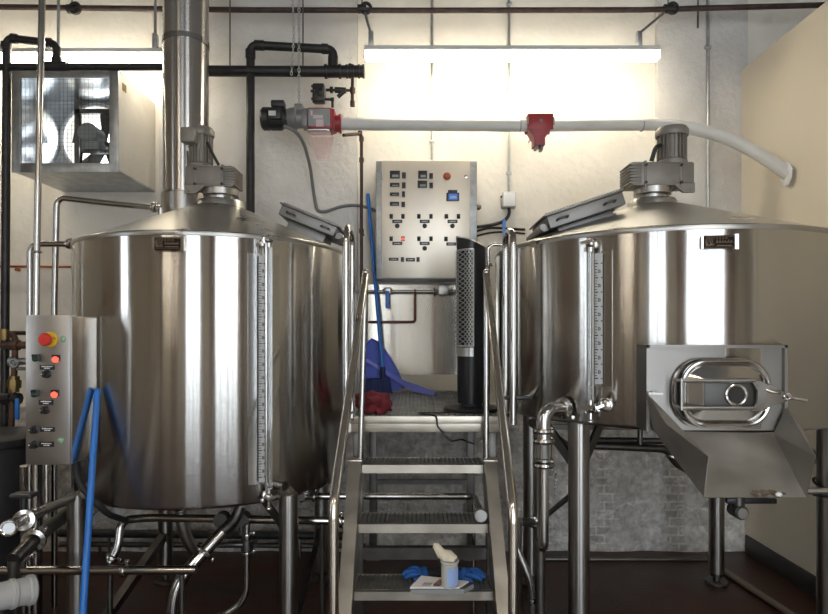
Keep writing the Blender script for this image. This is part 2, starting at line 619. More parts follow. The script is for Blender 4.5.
struct('dark_reflection_panel', MB().box((LW + .001, 1.15, 0), (LW + .05, 2.05, 2.3), .004), M_brickwall)  # unseen dark panel added to put a dark streak in the tanks
wf = MB()
for y in (-.1, .23, .56):
    wf.box((LW - .15, y, 1.0), (LW - .08, y + .04, 3.4))
wf.box((LW - .15, -.1, 1.0), (LW - .08, .6, 1.05)).box((LW - .15, -.1, 3.35), (LW - .08, .6, 3.4))
struct('window_6', wf, M_frame)
struct('wall_far_right', MB().box((FARX, REAR, 0), (FARX + .2, 4.9, CEIL)), M_wall2)
# unseen rear wall: tall windows and columns invented for tank reflections and daylight
WINS = [(-1.6, -0.45), (0.66, 2.9), (4.9, 5.9)]
wz0, wz1 = 0.12, 4.0
rw = MB()
rw.box((LW, REAR - .3, 0), (FARX, REAR, wz0)).box((LW, REAR - .3, wz1), (FARX, REAR, CEIL))
xs = [LW] + [v for w in WINS for v in w] + [FARX]
for a, b in zip(xs[0::2], xs[1::2]):
    rw.box((a, REAR - .3, wz0), (b, REAR, wz1))
struct('wall_rear', rw, M_wall2)
for i, (a, b, m_) in enumerate(((-3.45, -2.75, M_beige), (-2.55, -2.3, M_brickwall), (-2.1, -1.85, M_plast), (-.42, .16, M_beige), (.22, .66, M_brickwall), (3.0, 3.4, M_brickwall), (3.7, 4.1, M_beige), (-1.78, -1.68, M_plast), (-3.62, -3.52, M_frame), (-2.68, -2.62, M_frame))):
    struct('trim_%d' % (i + 3), MB().box((a, REAR + .001, 0), (b, REAR + .12, CEIL - .01)), m_)  # unseen tinted strips added to streak the tank reflections
struct('trim_13', MB().box((RW - .02, .86, 0), (RW + .14, .899, 3.49)).box((RW - .02, .899, 0), (RW - .0005, 1.0, 3.49)), M_plast)
for i, (a, b) in enumerate(WINS):
    w = MB()
    for x, w_ in ((a, .05), (a + (b - a) * .22, .03), (a + (b - a) * .5, .06), (a + (b - a) * .74, .03), (b - .05, .05)):
        w.box((x, REAR - .2, wz0), (x + w_, REAR - .12, wz1))
    for z in (wz0, 2.75, wz1 - .05):
        w.box((a, REAR - .2, z), (b, REAR - .12, z + .05))
    fr = struct('window_%d' % (i + 1), w, M_frame)
    ld = bpy.data.lights.new('daylight_portal', 'AREA')
    ld.shape = 'RECTANGLE'
    ld.size, ld.size_y = b - a, wz1 - wz0
    ld.cycles.is_portal = True
    lo = bpy.data.objects.new('window_daylight', ld)
    COL.objects.link(lo)
    lo.location = ((a + b) / 2, REAR - .28, (wz0 + wz1) / 2)
    lo.rotation_euler = (PI / 2, 0, PI)


# ------------------------------------------------------------------ brewing vessels
def tank_hit(px, C, R):
    s = (px - 414) / 600
    a, b, c = s * s + 1, -2 * (s * C[0] + C[1]), C[0] ** 2 + C[1] ** 2 - R * R
    y = (-b - math.sqrt(b * b - 4 * a * c)) / (2 * a)
    return V((s * y, y, 0))


def zat(py, Y):
    return CAMZ - (py - 335) / 600 * Y


def vessel(name, label, C, R, zb, zr, apex, rp, group=None):
    t = thing(name, label, 'brewing vessel', (C[0], C[1], 0), group)
    m = MB()
    m.lathe([(0, zb - .045), (R * .5, zb - .035), (R - .05, zb - .012), (R - .012, zb - .004), (R, zb + .012), (R, zr - .02), (R - .002, zr - .008), (R - .01, zr)], (C[0], C[1], 0), seg=160)
    m.build('shell', M_tank, t, angle=50)
    m = MB()
    m.lathe([(R - .01, zr), (R - .03, zr + .006), (rp + .03, apex - .008), (rp, apex), (0, apex)], (C[0], C[1], 0), seg=128)
    m.build('top_cone', M_cone, t, angle=30)
    m = MB()
    m.lathe([(R + .001, zr - .024), (R + .003, zr - .018), (R + .003, zr - .010), (R + .001, zr - .004)], (C[0], C[1], 0), seg=128)
    m.build('rim_band', M_satin, t)
    return t


def leg(t, x, y, top, C, R, r=.044):
    m = MB().cyl((x, y, 0.07), (x, y, top), r, seg=28)
    o = m.build('leg', M_leg, t)
    f = MB().cyl((x, y, 0.0), (x, y, 0.02), r * 1.5, seg=24, bev=.004)
    f.cyl((x, y, .02), (x, y, .09), r * .45, seg=16).cyl((x, y, .05), (x, y, .07), r * .8, seg=16)
    f.build('foot', M_darksteel, o)
    return o


def brace(t, p0, p1, w=.035, h=.035):
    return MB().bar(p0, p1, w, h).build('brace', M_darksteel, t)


def gear_drive(t, gx, gy, z0, z1, x0, x1, mx, mr, mz1, fin_left, box_px):
    """bevel gearbox lying across the tank top with an upright motor at one end"""
    d = MB()
    hy = .072
    d.box((x0, gy - hy, z0 + .015), (x1, gy + hy, z1 - .004), .012)
    fx = x0 if fin_left else x1
    s = 1 if fin_left else -1
    # split line collars
    for k in (0.22, 0.78):
        xx = x0 + (x1 - x0) * k
        d.box((xx - .006, gy - hy - .004, z0 + .008), (xx + .006, gy + hy + .004, z1), .003)
    gb = d.build('gear_drive', M_gearbox, t)
    f = MB()
    for k in range(7):
        zz = z0 + .03 + (z1 - z0 - .05) * k / 6
        f.box((min(fx - s * .012, fx + s * .05), gy - hy - .008, zz - .005), (max(fx - s * .012, fx + s * .05), gy + hy + .008, zz + .005), .002)
    f.build('cooling_fins', M_gearbox, gb)
    b = MB()
    for k in (0.22, 0.78):
        xx = x0 + (x1 - x0) * k
        for zz in (z0 + .03, z1 - .025):
            b.cyl((xx, gy - hy - .012, zz), (xx, gy - hy, zz), .008, seg=6)
    b.build('bolt_heads', M_black, gb)
    # output flange & pedestal
    p = MB().lathe([(0, z0 - .13), (.125, z0 - .13), (.125, z0 - .06), (.118, z0 - .05), (.07, z0 - .05), (.07, z0 - .025), (.095, z0 - .02), (.095, z0 + .012), (0, z0 + .012)], (gx, gy, 0), seg=36)
    p.build('pedestal', M_satin, gb)
    # foot bracket under motor end
    ft = MB()
    e = x1 if fin_left else x0
    ft.prism([(e, gy - hy, z0 + .03), (e - s * -.0, gy - hy, z0 - .02), (e - s * .06, gy - hy, z0 - .02), (e - s * .12, gy - hy, z0 + .03)], (0, .02, 0))
    ft.cyl((e - s * .018, gy - hy - .006, z0 - .006), (e - s * .018, gy - hy + .004, z0 - .006), .007, seg=10)
    ft.build('foot_bracket', M_gearbox, gb)
    # motor
    mo = MB()
    mo.lathe([(0, z1 - .01), (mr * .95, z1 - .01), (mr * .95, z1 + .012), (mr * .78, z1 + .02), (mr * .78, mz1 - .05), (0, mz1 - .05)], (mx, gy, 0), seg=32)
    for k in range(22):
        a = 2 * PI * k / 22
        c, sn = math.cos(a), math.sin(a)
        mo.bar((mx + c * mr * .82, gy + sn * mr * .82, z1 + .022), (mx + c * mr * .82, gy + sn * mr * .82, mz1 - .052), .006, mr * .2, up=(c, sn, 0))
    mm = mo.build('motor', M_gearbox, gb)
    return gb, hy


def drive_caps(gb, mx, gy, mr, z1, mz1, tb):
    c = MB().lathe([(mr * .98, mz1 - .052), (mr * 1.03, mz1 - .045), (mr * 1.03, mz1 - .02), (mr * .9, mz1 - .004), (mr * .5, mz1 - .004), (mr * .45, mz1), (0, mz1)], (mx, gy, 0), seg=32)
    c.build('fan_cowl', M_gearbox, gb)
    if tb:
        MB().box((mx - tb[0], gy - mr - .05, tb[1]), (mx + tb[2], gy - mr * .6, tb[3]), .008).build('terminal_box', M_gearbox, gb)


def hatch(t, p_hi, p_lo, width, thick, raise_, cone_dir):
    """raised rectangular hatch lying along the cone slope: p_hi, p_lo the lid's upper and lower ends at mid width"""
    p_hi, p_lo = V(p_hi), V(p_lo)
    d = (p_lo - p_hi)
    L = d.length
    d.normalize()
    y = V((0, 1, 0))
    n = d.cross(y).normalized()
    if n.z < 0:
        n = -n
    m = Matrix((d, y, n)).transposed().to_4x4()
    m.translation = p_hi
    MB().box((.05, -width / 2 + .06, -raise_), (L - .05, width / 2 - .06, 0), .006, mtx=m).build('hatch_neck', M_hatch, t)
    lid = MB().box((0, -width / 2, 0), (L, width / 2, thick), .006, mtx=m).build('hatch_lid', M_hatch, t)
    lip = MB()
    lip.box((-.012, -width / 2 - .012, thick), (L + .012, width / 2 + .012, thick + .010), .004, mtx=m)
    for k in range(26):
        lip.box((L * (k + .25) / 26, -width / 2 + .006, thick + .009), (L * (k + .75) / 26, -width / 2 + .022, thick + .017), mtx=m)
    lip.build('hatch_rim', M_hatch, lid)
    for k in (.14, .76):
        MB().tube([m @ V((L * k, -width / 2 - .002, thick * .45)), m @ V((L * k, -width / 2 - .035, thick * .5)), m @ V((L * (k + .13), -width / 2 - .035, thick * .5)), m @ V((L * (k + .13), -width / 2 - .002, thick * .45))], .006, .012, 8).build('hatch_clamp', M_darksteel, lid)
    hb = MB().cyl(m @ V((L + .03, -width / 2 - .0, thick * .3)), m @ V((L + .03, width / 2, thick * .3)), .016, seg=16)
    hb.box((L - .002, -width / 2 + .04, 0), (L + .03, -width / 2 + .10, thick * .5), mtx=m).box((L - .002, width / 2 - .10, 0), (L + .03, width / 2 - .04, thick * .5), mtx=m)
    hb.build('hatch_hinge', M_hatch, lid)
    return lid


def level_gauge(t, C, R, px, zt, zb2, plate, side, valve_px=None):
    p = tank_hit(px, C, R)
    nrm = V((p.x - C[0], p.y - C[1], 0)).normalized()
    tg = V((-nrm.y, nrm.x, 0))
    if tg.x < 0:
        tg = -tg
    def L(u, n, z):
        return V((p.x, p.y, z)) + tg * u + nrm * n
    (pt, pb, u0, u1) = plate
    g = MB()
    # thin backing sheet rolled with the shell
    N = 12
    def cyl_pt(u, off, z):
        a = math.atan2(nrm.y, nrm.x) + (u / R) * (1 if tg.dot(V((-nrm.y, nrm.x, 0))) > 0 else -1)
        return V((C[0] + math.cos(a) * (R + off), C[1] + math.sin(a) * (R + off), z))
    bm = g.bm
    rows = []
    for off in (0.001, 0.006):
        for z in (pb, pt):
            rows.append([bm.verts.new(cyl_pt(u0 + (u1 - u0) * k / N, off, z)) for k in range(N + 1)])
    a, b, c, d = rows
    for k in range(N):
        bm.faces.new((c[k], c[k + 1], d[k + 1], d[k]))
        bm.faces.new((a[k], b[k], b[k + 1], a[k + 1]))
        bm.faces.new((b[k], d[k], d[k + 1], b[k + 1]))
        bm.faces.new((a[k], a[k + 1], c[k + 1], c[k]))
    bm.faces.new((a[0], c[0], d[0], b[0]))
    bm.faces.new((a[N], b[N], d[N], c[N]))
    gauge = g.build('level_gauge', mat('gauge_steel', (.44, .43, .415), .14, 1), t)
    sc = MB()
    su0, su1 = (-.022, .006) if side < 0 else (-.006, .026)
    q = [L(su0, .018, pb + .01), L(su1, .018, pb + .01), L(su1, .018, pt - .01), L(su0, .018, pt - .01)]
    sc.prism(q, nrm * .003)
    for zz in (pb + .05, pt - .05):
        sc.cyl(L((su0 + su1) / 2, .002, zz), L((su0 + su1) / 2, .019, zz), .005, seg=8)
    sc.build('scale_plate', M_scale, gauge)
    tk = MB()
    n = int((pt - pb - .06) / .012)
    for k in range(n):
        z = pb + .03 + k * .012
        w = .014 if k % 5 == 0 else .009
        h = .005 if k % 5 == 0 else .0035
        tk.prism([L(su0, .0205, z), L(su0 + w, .0205, z), L(su0 + w, .0205, z + h), L(su0, .0205, z + h)], nrm * .0012)
        if k % 5 == 2:
            for j in range(2):
                uu = su0 + .013 + j * .006
                tk.tube([L(uu, .022, z), L(uu + .004, .022, z), L(uu + .004, .022, z + .009), L(uu, .022, z + .012)], .0018, seg=5)
        if k % 5 == 0:
            tk.prism([L(su1 - .006, .0205, z), L(su1, .0205, z), L(su1, .0205, z + h), L(su1 - .006, .0205, z + h)], nrm * .0012)
    tk.build('scale_markings', M_black, gauge, flat=True)
    ug = .016 if side < 0 else -.016
    MB().cyl(L(ug, .045, zb2), L(ug, .045, zt), .008, seg=16).build('sight_tube', M_glass, gauge)
    rd = MB()
    for du in (-.013, .013):
        rd.cyl(L(ug + du, .045, zb2), L(ug + du, .045, zt), .0028, seg=8)
    rd.build('guard_rods', M_steel, gauge)
    for z, up in ((zt, 1), (zb2, -1)):
        f = MB()
        f.cyl(L(ug, .0, z), L(ug, .045, z), .012, seg=16)
        f.ball(L(ug, .045, z), .021)
        f.cyl(L(ug, .045, z), L(ug, .045, z - up * .035), .014, seg=12)
        clamp(f, L(ug, .022, z), nrm, .016)
        f.cyl(L(ug, .045, z), L(ug, .085, z), .008, seg=10)
        f.bar(L(ug - .025, .085, z), L(ug + .025, .085, z + .008), .012, .008, up=nrm)
        if up < 0:
            f.cyl(L(ug, .045, z), L(ug, .045, z - .05), .008, seg=10).ball(L(ug, .045, z - .055), .013)
        f.build('gauge_valve', M_steel, gauge)
    return gauge, L


def nameplate(t, C, R, pxa, pxb, pya, pyb, seed):
    px = (pxa + pxb) / 2
    p = tank_hit(px, C, R)
    nrm = V((p.x - C[0], p.y - C[1], 0)).normalized()
    tg = V((-nrm.y, nrm.x, 0))
    if tg.x < 0:
        tg = -tg
    w = (pxb - pxa) / 600 * p.y / max(.3, abs(tg.x))
    zt, zb2 = zat(pya, p.y), zat(pyb, p.y)
    def L(u, n, z):
        return V((p.x, p.y, z)) + tg * u + nrm * n
    m = MB().prism([L(-w / 2, .012, zb2), L(w / 2, .012, zb2), L(w / 2, .012, zt), L(-w / 2, .012, zt)], nrm * .006)
    pl = m.build('nameplate', M_bronze, t)
    f = MB()
    f.prism([L(w / 2, -.006, zb2 - .004), L(w / 2 + .014, -.006, zb2 - .004), L(w / 2 + .014, -.006, zt + .004), L(w / 2, -.006, zt + .004)], nrm * .026)
    f.prism([L(-w / 2 - .008, -.006, zb2), L(-w / 2, -.006, zb2), L(-w / 2, -.006, zt), L(-w / 2 - .008, -.006, zt)], nrm * .022)
    f.build('plate_bracket', M_steel, pl)
    rnd = random.Random(seed)
    h = zt - zb2
    g = MB()
    def stroke(pts, r=.0016):
        r *= .62
        g.tube([L(u * w, .0185, zb2 + v * h) for u, v in pts], r, seg=5)
    # border, a round badge, two rows of illegible script and the underline
    stroke([(-.47, .1), (.47, .1)], .0009)
    stroke([(-.47, .92), (.47, .92)], .0009)
    stroke([(-.33 + .11 * math.cos(a * .6), .52 + .30 * math.sin(a * .6)) for a in range(11)], .0014)
    stroke([(-.40, .30), (-.33, .72), (-.26, .30)], .0012)
    stroke([(-.43, .22), (-.36, .34)], .0016)
    stroke([(-.22, .22), (-.16, .36)], .0016)
    stroke([(-.08, .22), (.40, .22)], .0019)
    for k in range(6):
        u = -.10 + k * .09
        stroke([(u, .40), (u + .02 + rnd.random() * .02, .60 + rnd.random() * .08), (u + .05, .42), (u + .07, .52)], .0012)
    for k in range(5):
        u = -.20 + k * .10
        stroke([(u, .72), (u + .03, .84), (u + .05, .73)], .0012)
    g.build('relief_lettering', M_gold, pl)
    return pl


# ---- the kettle with the flue
LC, LR = (-1.08, 3.30), 0.70
kettle = vessel('brew_kettle', 'tall shiny steel brewing tank with a flue pipe rising from its top', LC, LR, .80, 2.018, 2.268, .10)
for lx, ly in ((-1.57, 2.80), (-.585, 2.80), (-1.57, 3.79), (-.585, 3.79)):
    o = leg(kettle, lx, ly, .82, LC, LR)
for sx in (-1, 1):
    x = -1.08 + sx * .49
    brace(kettle, (x - sx * .03, 2.83, .66), (x - sx * .17, 2.92, .80), .012, .04)
    brace(kettle, (x - sx * .03, 3.76, .66), (x - sx * .17, 3.68, .80), .012, .04)
    brace(kettle, (x, 2.84, .69), (x, 3.0, .80), .012, .04)
brace(kettle, (-.585, 3.76, .34), (-.585, 2.84, .10), .03, .03)
brace(kettle, (-1.57, 3.76, .30), (-1.57, 2.84, .06), .045, .045)
gb, hy = gear_drive(kettle, -1.06, 3.30, 2.342, 2.478, -1.235, -.975, -1.172, .070, 2.70, False, None)
drive_caps(gb, -1.172, 3.30, .070, 2.478, 2.70, (.07, 2.585, .005, 2.665))
MB().tube([(-1.115, 3.24, 2.60), (-1.085, 3.225, 2.54), (-1.06, 3.26, 2.482)], .008, .02, 8).build('motor_cable', M_blackmatt, gb)
hatch(kettle, (-.725, 3.38, 2.205), (-.43, 3.38, 2.085), .36, .055, .075, 1)
ga, GL = level_gauge(kettle, LC, LR, 262, zat(240, 2.7), zat(496, 2.7), (zat(252, 2.65), zat(487, 2.65), -.064, .082), -1)
nameplate(kettle, LC, LR, 156, 182, 238, 250, 3)
# side outlet under the gauge and bottom outlet
m = MB()
m.cyl((-.66, 2.75, .88), (-.58, 2.70, .88), .022, seg=18)
m.build('side_outlet', M_steel, kettle)
m = MB()
m.lathe([(0, .70), (.03, .70), (.03, .76), (.045, .765), (.045, .775), (0, .775)], (-1.21, 3.12, 0), seg=20)
m.build('bottom_outlet', M_steel, kettle)

# ---- the mash tun with the chute
RC, RR = (1.29, 3.20), 0.85
tun = vessel('mash_tun', 'wide steel brewing tank with an oval door and a sheet metal chute below it', RC, RR, 1.18, 2.0, 2.245, .12)
for lx, ly in ((.725, 2.64), (1.81, 2.62), (.73, 3.76), (1.90, 3.77)):
    leg(tun, lx, ly, 1.20, RC, RR, .046)
for (ax, ay, bx, by) in ((.725, 2.64, .86, 2.75), (.725, 2.64, .60, 2.80), (1.81, 2.62, 1.68, 2.74), (.73, 3.76, .86, 3.66), (1.90, 3.77, 1.76, 3.66)):
    d = V((bx - ax, by - ay, 0)).normalized() * .04
    brace(tun, (ax + d.x, ay + d.y, 1.00), (bx, by, 1.165), .014, .045)
# ring beams below the tank
brace(tun, (.73, 3.72, 1.02), (.73, 2.68, 1.02), .04, .04)
brace(tun, (.77, 3.72, .99), (1.86, 3.72, .99), .03, .03)
brace(tun, (.77, 2.68, .90), (.77 + .0, 3.72, .40), .02, .02)
gb, hy = gear_drive(tun, 1.27, 3.2, 2.325, 2.470, 1.135, 1.465, 1.375, .082, 2.665, True, None)
drive_caps(gb, 1.375, 3.2, .082, 2.47, 2.665, None)
MB().tube([(1.30, 3.16, 2.56), (1.265, 3.14, 2.545), (1.25, 3.16, 2.475)], .012, .02, 8).build('motor_cable', M_blackmatt, gb)
hatch(tun, (1.02, 3.06, 2.190), (.655, 3.06, 2.070), .36, .062, .035, -1)
level_gauge(tun, RC, RR, 598, zat(242, 2.45), zat(410, 2.45), (zat(248, 2.42), zat(388, 2.42), -.055, .06), 1)
nameplate(tun, RC, RR, 703, 732, 236, 249, 5)
# temperature well beside the gauge
tp = tank_hit(608, RC, RR)
tn = V((tp.x - RC[0], tp.y - RC[1], 0)).normalized()
m = MB()
z = zat(404, tp.y)
b0 = V((tp.x, tp.y, z))
m.cyl(b0 - tn * .01, b0 + tn * .05, .018, seg=18)
clamp(m, b0 + tn * .03, tn, .02)
m.lathe([(0, 0), (.026, 0), (.026, .014), (.02, .018), (0, .018)], b0 + tn * .045, tn, 20)
m.bar(b0 + tn * .06 + V((-.03, 0, -.012)), b0 + tn * .06 + V((.03, 0, .012)), .01, .008, up=tn)
m.build('sample_valve', M_steel, tun)
# ---- flat door frame, door and chute
FXL, FXR, FY = .905, 1.455, 2.335
ZT, ZB = 1.521, 1.186
m = MB()
fw = .012
m.box((FXL, FY, ZB), (FXL + fw, FY + .12, ZT)).box((FXR - fw, FY, ZB), (FXR, FY + .14, ZT))
m.box((FXL, FY, ZT - fw), (FXR, FY + .12, ZT))
m.box((FXL + fw - .001, FY + .018, ZB), (FXR - fw + .001, FY + .024, ZT - fw + .001))
fr = m.build('door_frame', mat('door_frame_steel', (.28, .265, .245), .38, 1, rough_var=.06, noise_scale=5), tun)
DC = V((1.206, FY + .006, 1.3335))


def rrect(w, h, r, y, c, n=10):
    out = []
    for cx, cz, a0 in ((w / 2 - r, h / 2 - r, 0), (-w / 2 + r, h / 2 - r, PI / 2), (-w / 2 + r, -h / 2 + r, PI), (w / 2 - r, -h / 2 + r, 1.5 * PI)):
        for k in range(n + 1):
            a = a0 + PI / 2 * k / n
            out.append(V((c.x + cx + r * math.cos(a), y, c.z + cz + r * math.sin(a))))
    return out


DW, DH = .334, .246
ring = MB()
ring.tube(rrect(DW, DH, .095, FY - .012, DC), .010, seg=10, closed=True)
ring.tube(rrect(DW + .035, DH + .016, .11, FY + .008, DC - V((.012, 0, 0))), .007, seg=8, closed=True)
ring.build('door_ring', M_steel, fr)
# pressed door panel: four facets rising to an inner rectangle
door = MB()
outer = rrect(DW - .01, DH - .01, .09, FY - .006, DC)
inner = rrect(.205, .125, .004, FY - .042, DC)
bm = door.bm
vo = [bm.verts.new(p) for p in outer]
vi = [bm.verts.new(p) for p in inner]
vb = [bm.verts.new(p + V((0, .012, 0))) for p in outer]
N = len(vo)
for k in range(N):
    j = (k + 1) % N
    bm.faces.new((vo[k], vo[j], vi[j], vi[k]))
    bm.faces.new((vo[j], vo[k], vb[k], vb[j]))
bm.faces.new(vi)
dr = door.build('tank_door', M_steel, tun, angle=12)
MB().box((DC.x - .096, FY - .045, DC.z - .057), (DC.x + .096, FY - .0415, DC.z + .057), .001).build('door_centre', mat('painted_dark_reflection', (.10, .095, .09), .5, .8), dr)  # added plate whose dark colour stands in for a dark reflection
sg = MB()
sc_ = V((1.228, FY - .048, 1.332))
sg.torus(sc_, (0, 1, 0), .038, .007)
sg.build('sight_glass_ring', M_steel, dr)
MB().cyl(sc_ + V((0, -.003, 0)), sc_ + V((0, .002, 0)), .036, seg=28).build('sight_glass', mat('dark_glass', (.09, .09, .09), .08, .6), dr)
ck = MB()
xb0, xb1 = DC.x - .190, DC.x + .085
for zz in (1.386, 1.283):
    ck.tube([(xb0, FY - .058, zz), (xb1, FY - .062, zz)], .007, seg=8)
ck.tube([(xb0, FY - .058, 1.395), (xb0, FY - .058, 1.274)], .006, seg=8)
for zz in (1.386, 1.283):
    ck.tube([(xb0, FY - .058, zz), (xb0, FY + .02, zz)], .006, seg=8)
ck.build('clamp_bar', M_satin, dr)
hd = MB()
hd.prism([(xb1 - 0.0168, FY - .066, 1.392), (xb1 + 0.0196, FY - .066, 1.385), (xb1 + 0.1316, FY - .075, 1.333), (xb1 + 0.1316, FY - .075, 1.318), (xb1 + 0.0196, FY - .066, 1.276), (xb1 - 0.0168, FY - .066, 1.272), (xb1 + 0.0084, FY - .066, 1.31), (xb1 + 0.0084, FY - .066, 1.35)], (0, .006, 0))
hd.tube([(xb1 + 0.0392, FY - .065, 1.352), (xb1 + 0.0672, FY - .075, 1.342), (xb1 + 0.0952, FY - .078, 1.343), (xb1 + 0.1288, FY - .085, 1.324), (xb1 + 0.1736, FY - .10, 1.316)], .006, .01, 8)
hd.torus((xb1 + 0.1120, FY - .08, 1.33), (.3, 1, 0), .011, .004, 16, 6)
hd.cyl((xb1 + 0.0896, FY - .09, 1.34), (xb1 + 0.0896, FY + .02, 1.34), .008, seg=12)
hd.build('door_handle', M_steel, dr)
pn = MB()
pn.cyl((FXL + .02, FY - .02, 1.335), (FXL + .02, FY + .02, 1.335), .006, seg=10).bar((FXL + .0, FY - .018, 1.335), (FXL + .055, FY - .018, 1.333), .008, .008)
pn.build('latch_pin', M_satin, fr)
# chute tray: floor and two side walls of sheet metal
p_bl, p_br = V((.965, 2.345, 1.186)), V((1.405, 2.345, 1.176))      # back of the floor
p_fl, p_fr = V((1.016, 2.10, .992)), V((1.372, 2.10, .992))          # front edge of the floor
ch = MB()


def sheet(mb, pts, th=.003):
    pts = [V(p) for p in pts]
    n = (pts[1] - pts[0]).cross(pts[2] - pts[0]).normalized()
    mb.prism(pts, n * th)


sheet(ch, [p_bl, p_br, p_fr, p_fl])
t1 = ch.build('chute', M_chute, tun, angle=5)
w = MB()
sheet(w, [p_bl, p_fl, p_fl + V((.016, 0, .142)), V((.925, 2.20, 1.235)), V((.905, 2.335, 1.335)), V((.93, 2.345, 1.20))])
w.build('chute_wall', M_chute, t1, angle=5)
w = MB()
sheet(w, [p_br, V((1.445, 2.345, 1.19)), V((1.448, 2.335, 1.28)), V((1.44, 2.22, 1.21)), V((1.405, 2.10, 1.135)), p_fr])
w.build('chute_wall', M_chute, t1, angle=5)
gr = MB()
for k in range(14):
    a = k / 13
    q = V((1.20 + .09 * a + .01 * math.sin(k * 5), 2.102 + .012 * (k % 3), .996 + .004 * (k % 3) + .002))
    gr.ball(q, .006 + .004 * ((k * 7) % 3), (1.4, 1, .4), 8)
o = tag(gr.build('spent_grain', mat('grain_brown', (.14, .11, .075), .9), base=(1.25, 2.10, .99)), 'damp brown grain residue along the lip of the tank chute', 'grain', kind='stuff')
o = tag(MB().ball((1.272, 2.094, 1.004), .011, (1.2, .8, .75), 12, .25, 3).build('foam_blob', M_white, base=(1.272, 2.094, .995)), 'small white foam blob on the lip of the tank chute', 'foam')

# ---- flue on the kettle
m = MB()
fc = (-1.375, 3.62)
for rr, a, b in ((.131, 2.02, 4.69),):
    m.lathe([(0, a), (rr, a), (rr, b), (0, b)], (*fc, 0), seg=48)
    for v in m.bm.verts:              # foot cut to sit on the cone
        if v.co.z < 2.1:
            d = math.hypot(v.co.x - LC[0], v.co.y - LC[1])
            v.co.z = 2.26 - .437 * (d - .13) + .004
flue = thing('flue_pipe', 'thick steel flue pipe rising from the kettle top to the ceiling', 'flue', (*fc, 2.1))
m.build('pipe', mat('flue_steel', (.55, .53, .50), .24, 1, aniso=.95, radial=True, aniso_rot=.25), flue)
m = MB().lathe([(.131, 2.20), (.138, 2.205), (.138, 2.40), (.134, 2.405), (.131, 2.405)], (*fc, 0), seg=48)
m.build('collar', M_satin, flue)
m = MB().lathe([(.132, 3.30), (.136, 3.30), (.136, 3.33), (.132, 3.33)], (*fc, 0), seg=48)
m.build('joint_band', M_steel, flue)


# ------------------------------------------------------------------ work platform with its stair
PZ, PY0, PY1, PX0, PX1 = 1.149, 3.03, 4.375, -.33, .445
plat = thing('work_platform', 'steel platform between the two tanks with a steep open stair and tube handrails', 'platform', (.06, 3.0, 0))
g = MB()
px_, step = PX0 + .03, .024
x = PX0 + .012
while x < PX1 - .01:
    g.box((x, PY0 + .012, PZ - .022), (x + .006, PY1 - .01, PZ))
    x += step
y = PY0 + .02
while y < PY1 - .01:
    g.box((PX0 + .01, y, PZ - .020), (PX1 - .01, y + .006, PZ - .003))
    y += .030
g.build('deck_grating', M_grate, plat, flat=True)
f = MB()
f.box((PX0, PY0, PZ - .080), (PX1, PY0 + .012, PZ + .002), .002)
f.box((PX0, PY0 - .008, PZ - .036), (PX1, PY0, PZ + .002), .002)
f.box((PX0, PY0, PZ - .08), (PX0 + .012, PY1, PZ)).box((PX1 - .012, PY0, PZ - .08), (PX1, PY1, PZ))
f.box((PX0, PY1 - .012, PZ - .08), (PX1, PY1, PZ))
f.build('deck_frame', M_stair, plat)
for xx, yy in ((-.285, 4.2), (.395, 4.2), (-.29, 3.12), (.40, 3.12)):
    m = MB().box((xx - .026, yy - .026, 0), (xx + .026, yy + .026, PZ - .06), .004)
    m.box((xx - .05, yy - .05, 0), (xx + .05, yy + .05, .008))
    m.build('platform_leg', M_darksteel, plat)
MB().box((-.27, 4.18, .52), (.38, 4.21, .55)).build('cross_beam', M_darksteel, plat)
MB().box((-.27, 3.1, .40), (.38, 3.14, .46)).build('cross_beam', M_darksteel, plat)
SL = 1.2
for xa, xb in ((-.322, -.262), (.347, .405)):
    m = MB()
    prof = [(2.165, 0), (2.945, .936), (3.03, .936), (3.03, .82), (2.35, 0)]
    m.prism([(xa, y, z) for y, z in prof], (xb - xa, 0, 0))
    st_ = m.build('stringer', M_stair, plat, angle=10)
    fx = (xa + xb) / 2
    MB().box((xa - .006, 2.945, .936), (xb + .006, 3.028, .946), .002).build('post_foot', M_stair, st_)
for tz, ty in ((.914, 2.983), (.679, 2.792), (.4515, 2.598), (.218, 2.407)):
    X0, X1 = -.262, .347
    m = MB()
    m.box((X0, ty, tz - .041), (X1, ty + .004, tz))
    m.box((X0, ty + .184, tz - .041), (X1, ty + .188, tz))
    m.box((X0, ty, tz - .003), (X1, ty + .022, tz))
    m.box((X0, ty, tz - .041), (X0 + .004, ty + .188, tz)).box((X1 - .004, ty, tz - .041), (X1, ty + .188, tz))
    tr = m.build('tread', M_stair, plat)
    gg = MB()
    x = X0 + .012
    while x < X1 - .01:
        gg.box((x, ty + .02, tz - .022), (x + .0075, ty + .186, tz - .001))
        x += .0215
    y = ty + .04
    while y < ty + .18:
        gg.box((X0 + .003, y, tz - .020), (X1 - .003, y + .008, tz - .002))
        y += .024
    gg.build('tread_grating', M_grate, tr, flat=True)
for pts, post in (
        ([(-.243, 3.02, 1.867), (-.278, 2.07, .973), (-.276, 2.07, 0)], [(-.268, 2.995, .944), (-.243, 3.012, 1.875)]),
        ([(.363, 3.02, 1.867), (.3416, 2.07, .956), (.342, 2.07, 0)], [(.36, 2.995, .944), (.363, 3.012, 1.875)])):
    m = MB().tube(pts, .0178, .05, 18)
    hr = m.build('handrail', mat('handrail_steel', (.62, .57, .50), .17, 1), plat, angle=60)
    m = MB().tube(post, .015, seg=16).ball(post[1], .0175)
    m.build('rail_post', M_steel, hr, angle=60)
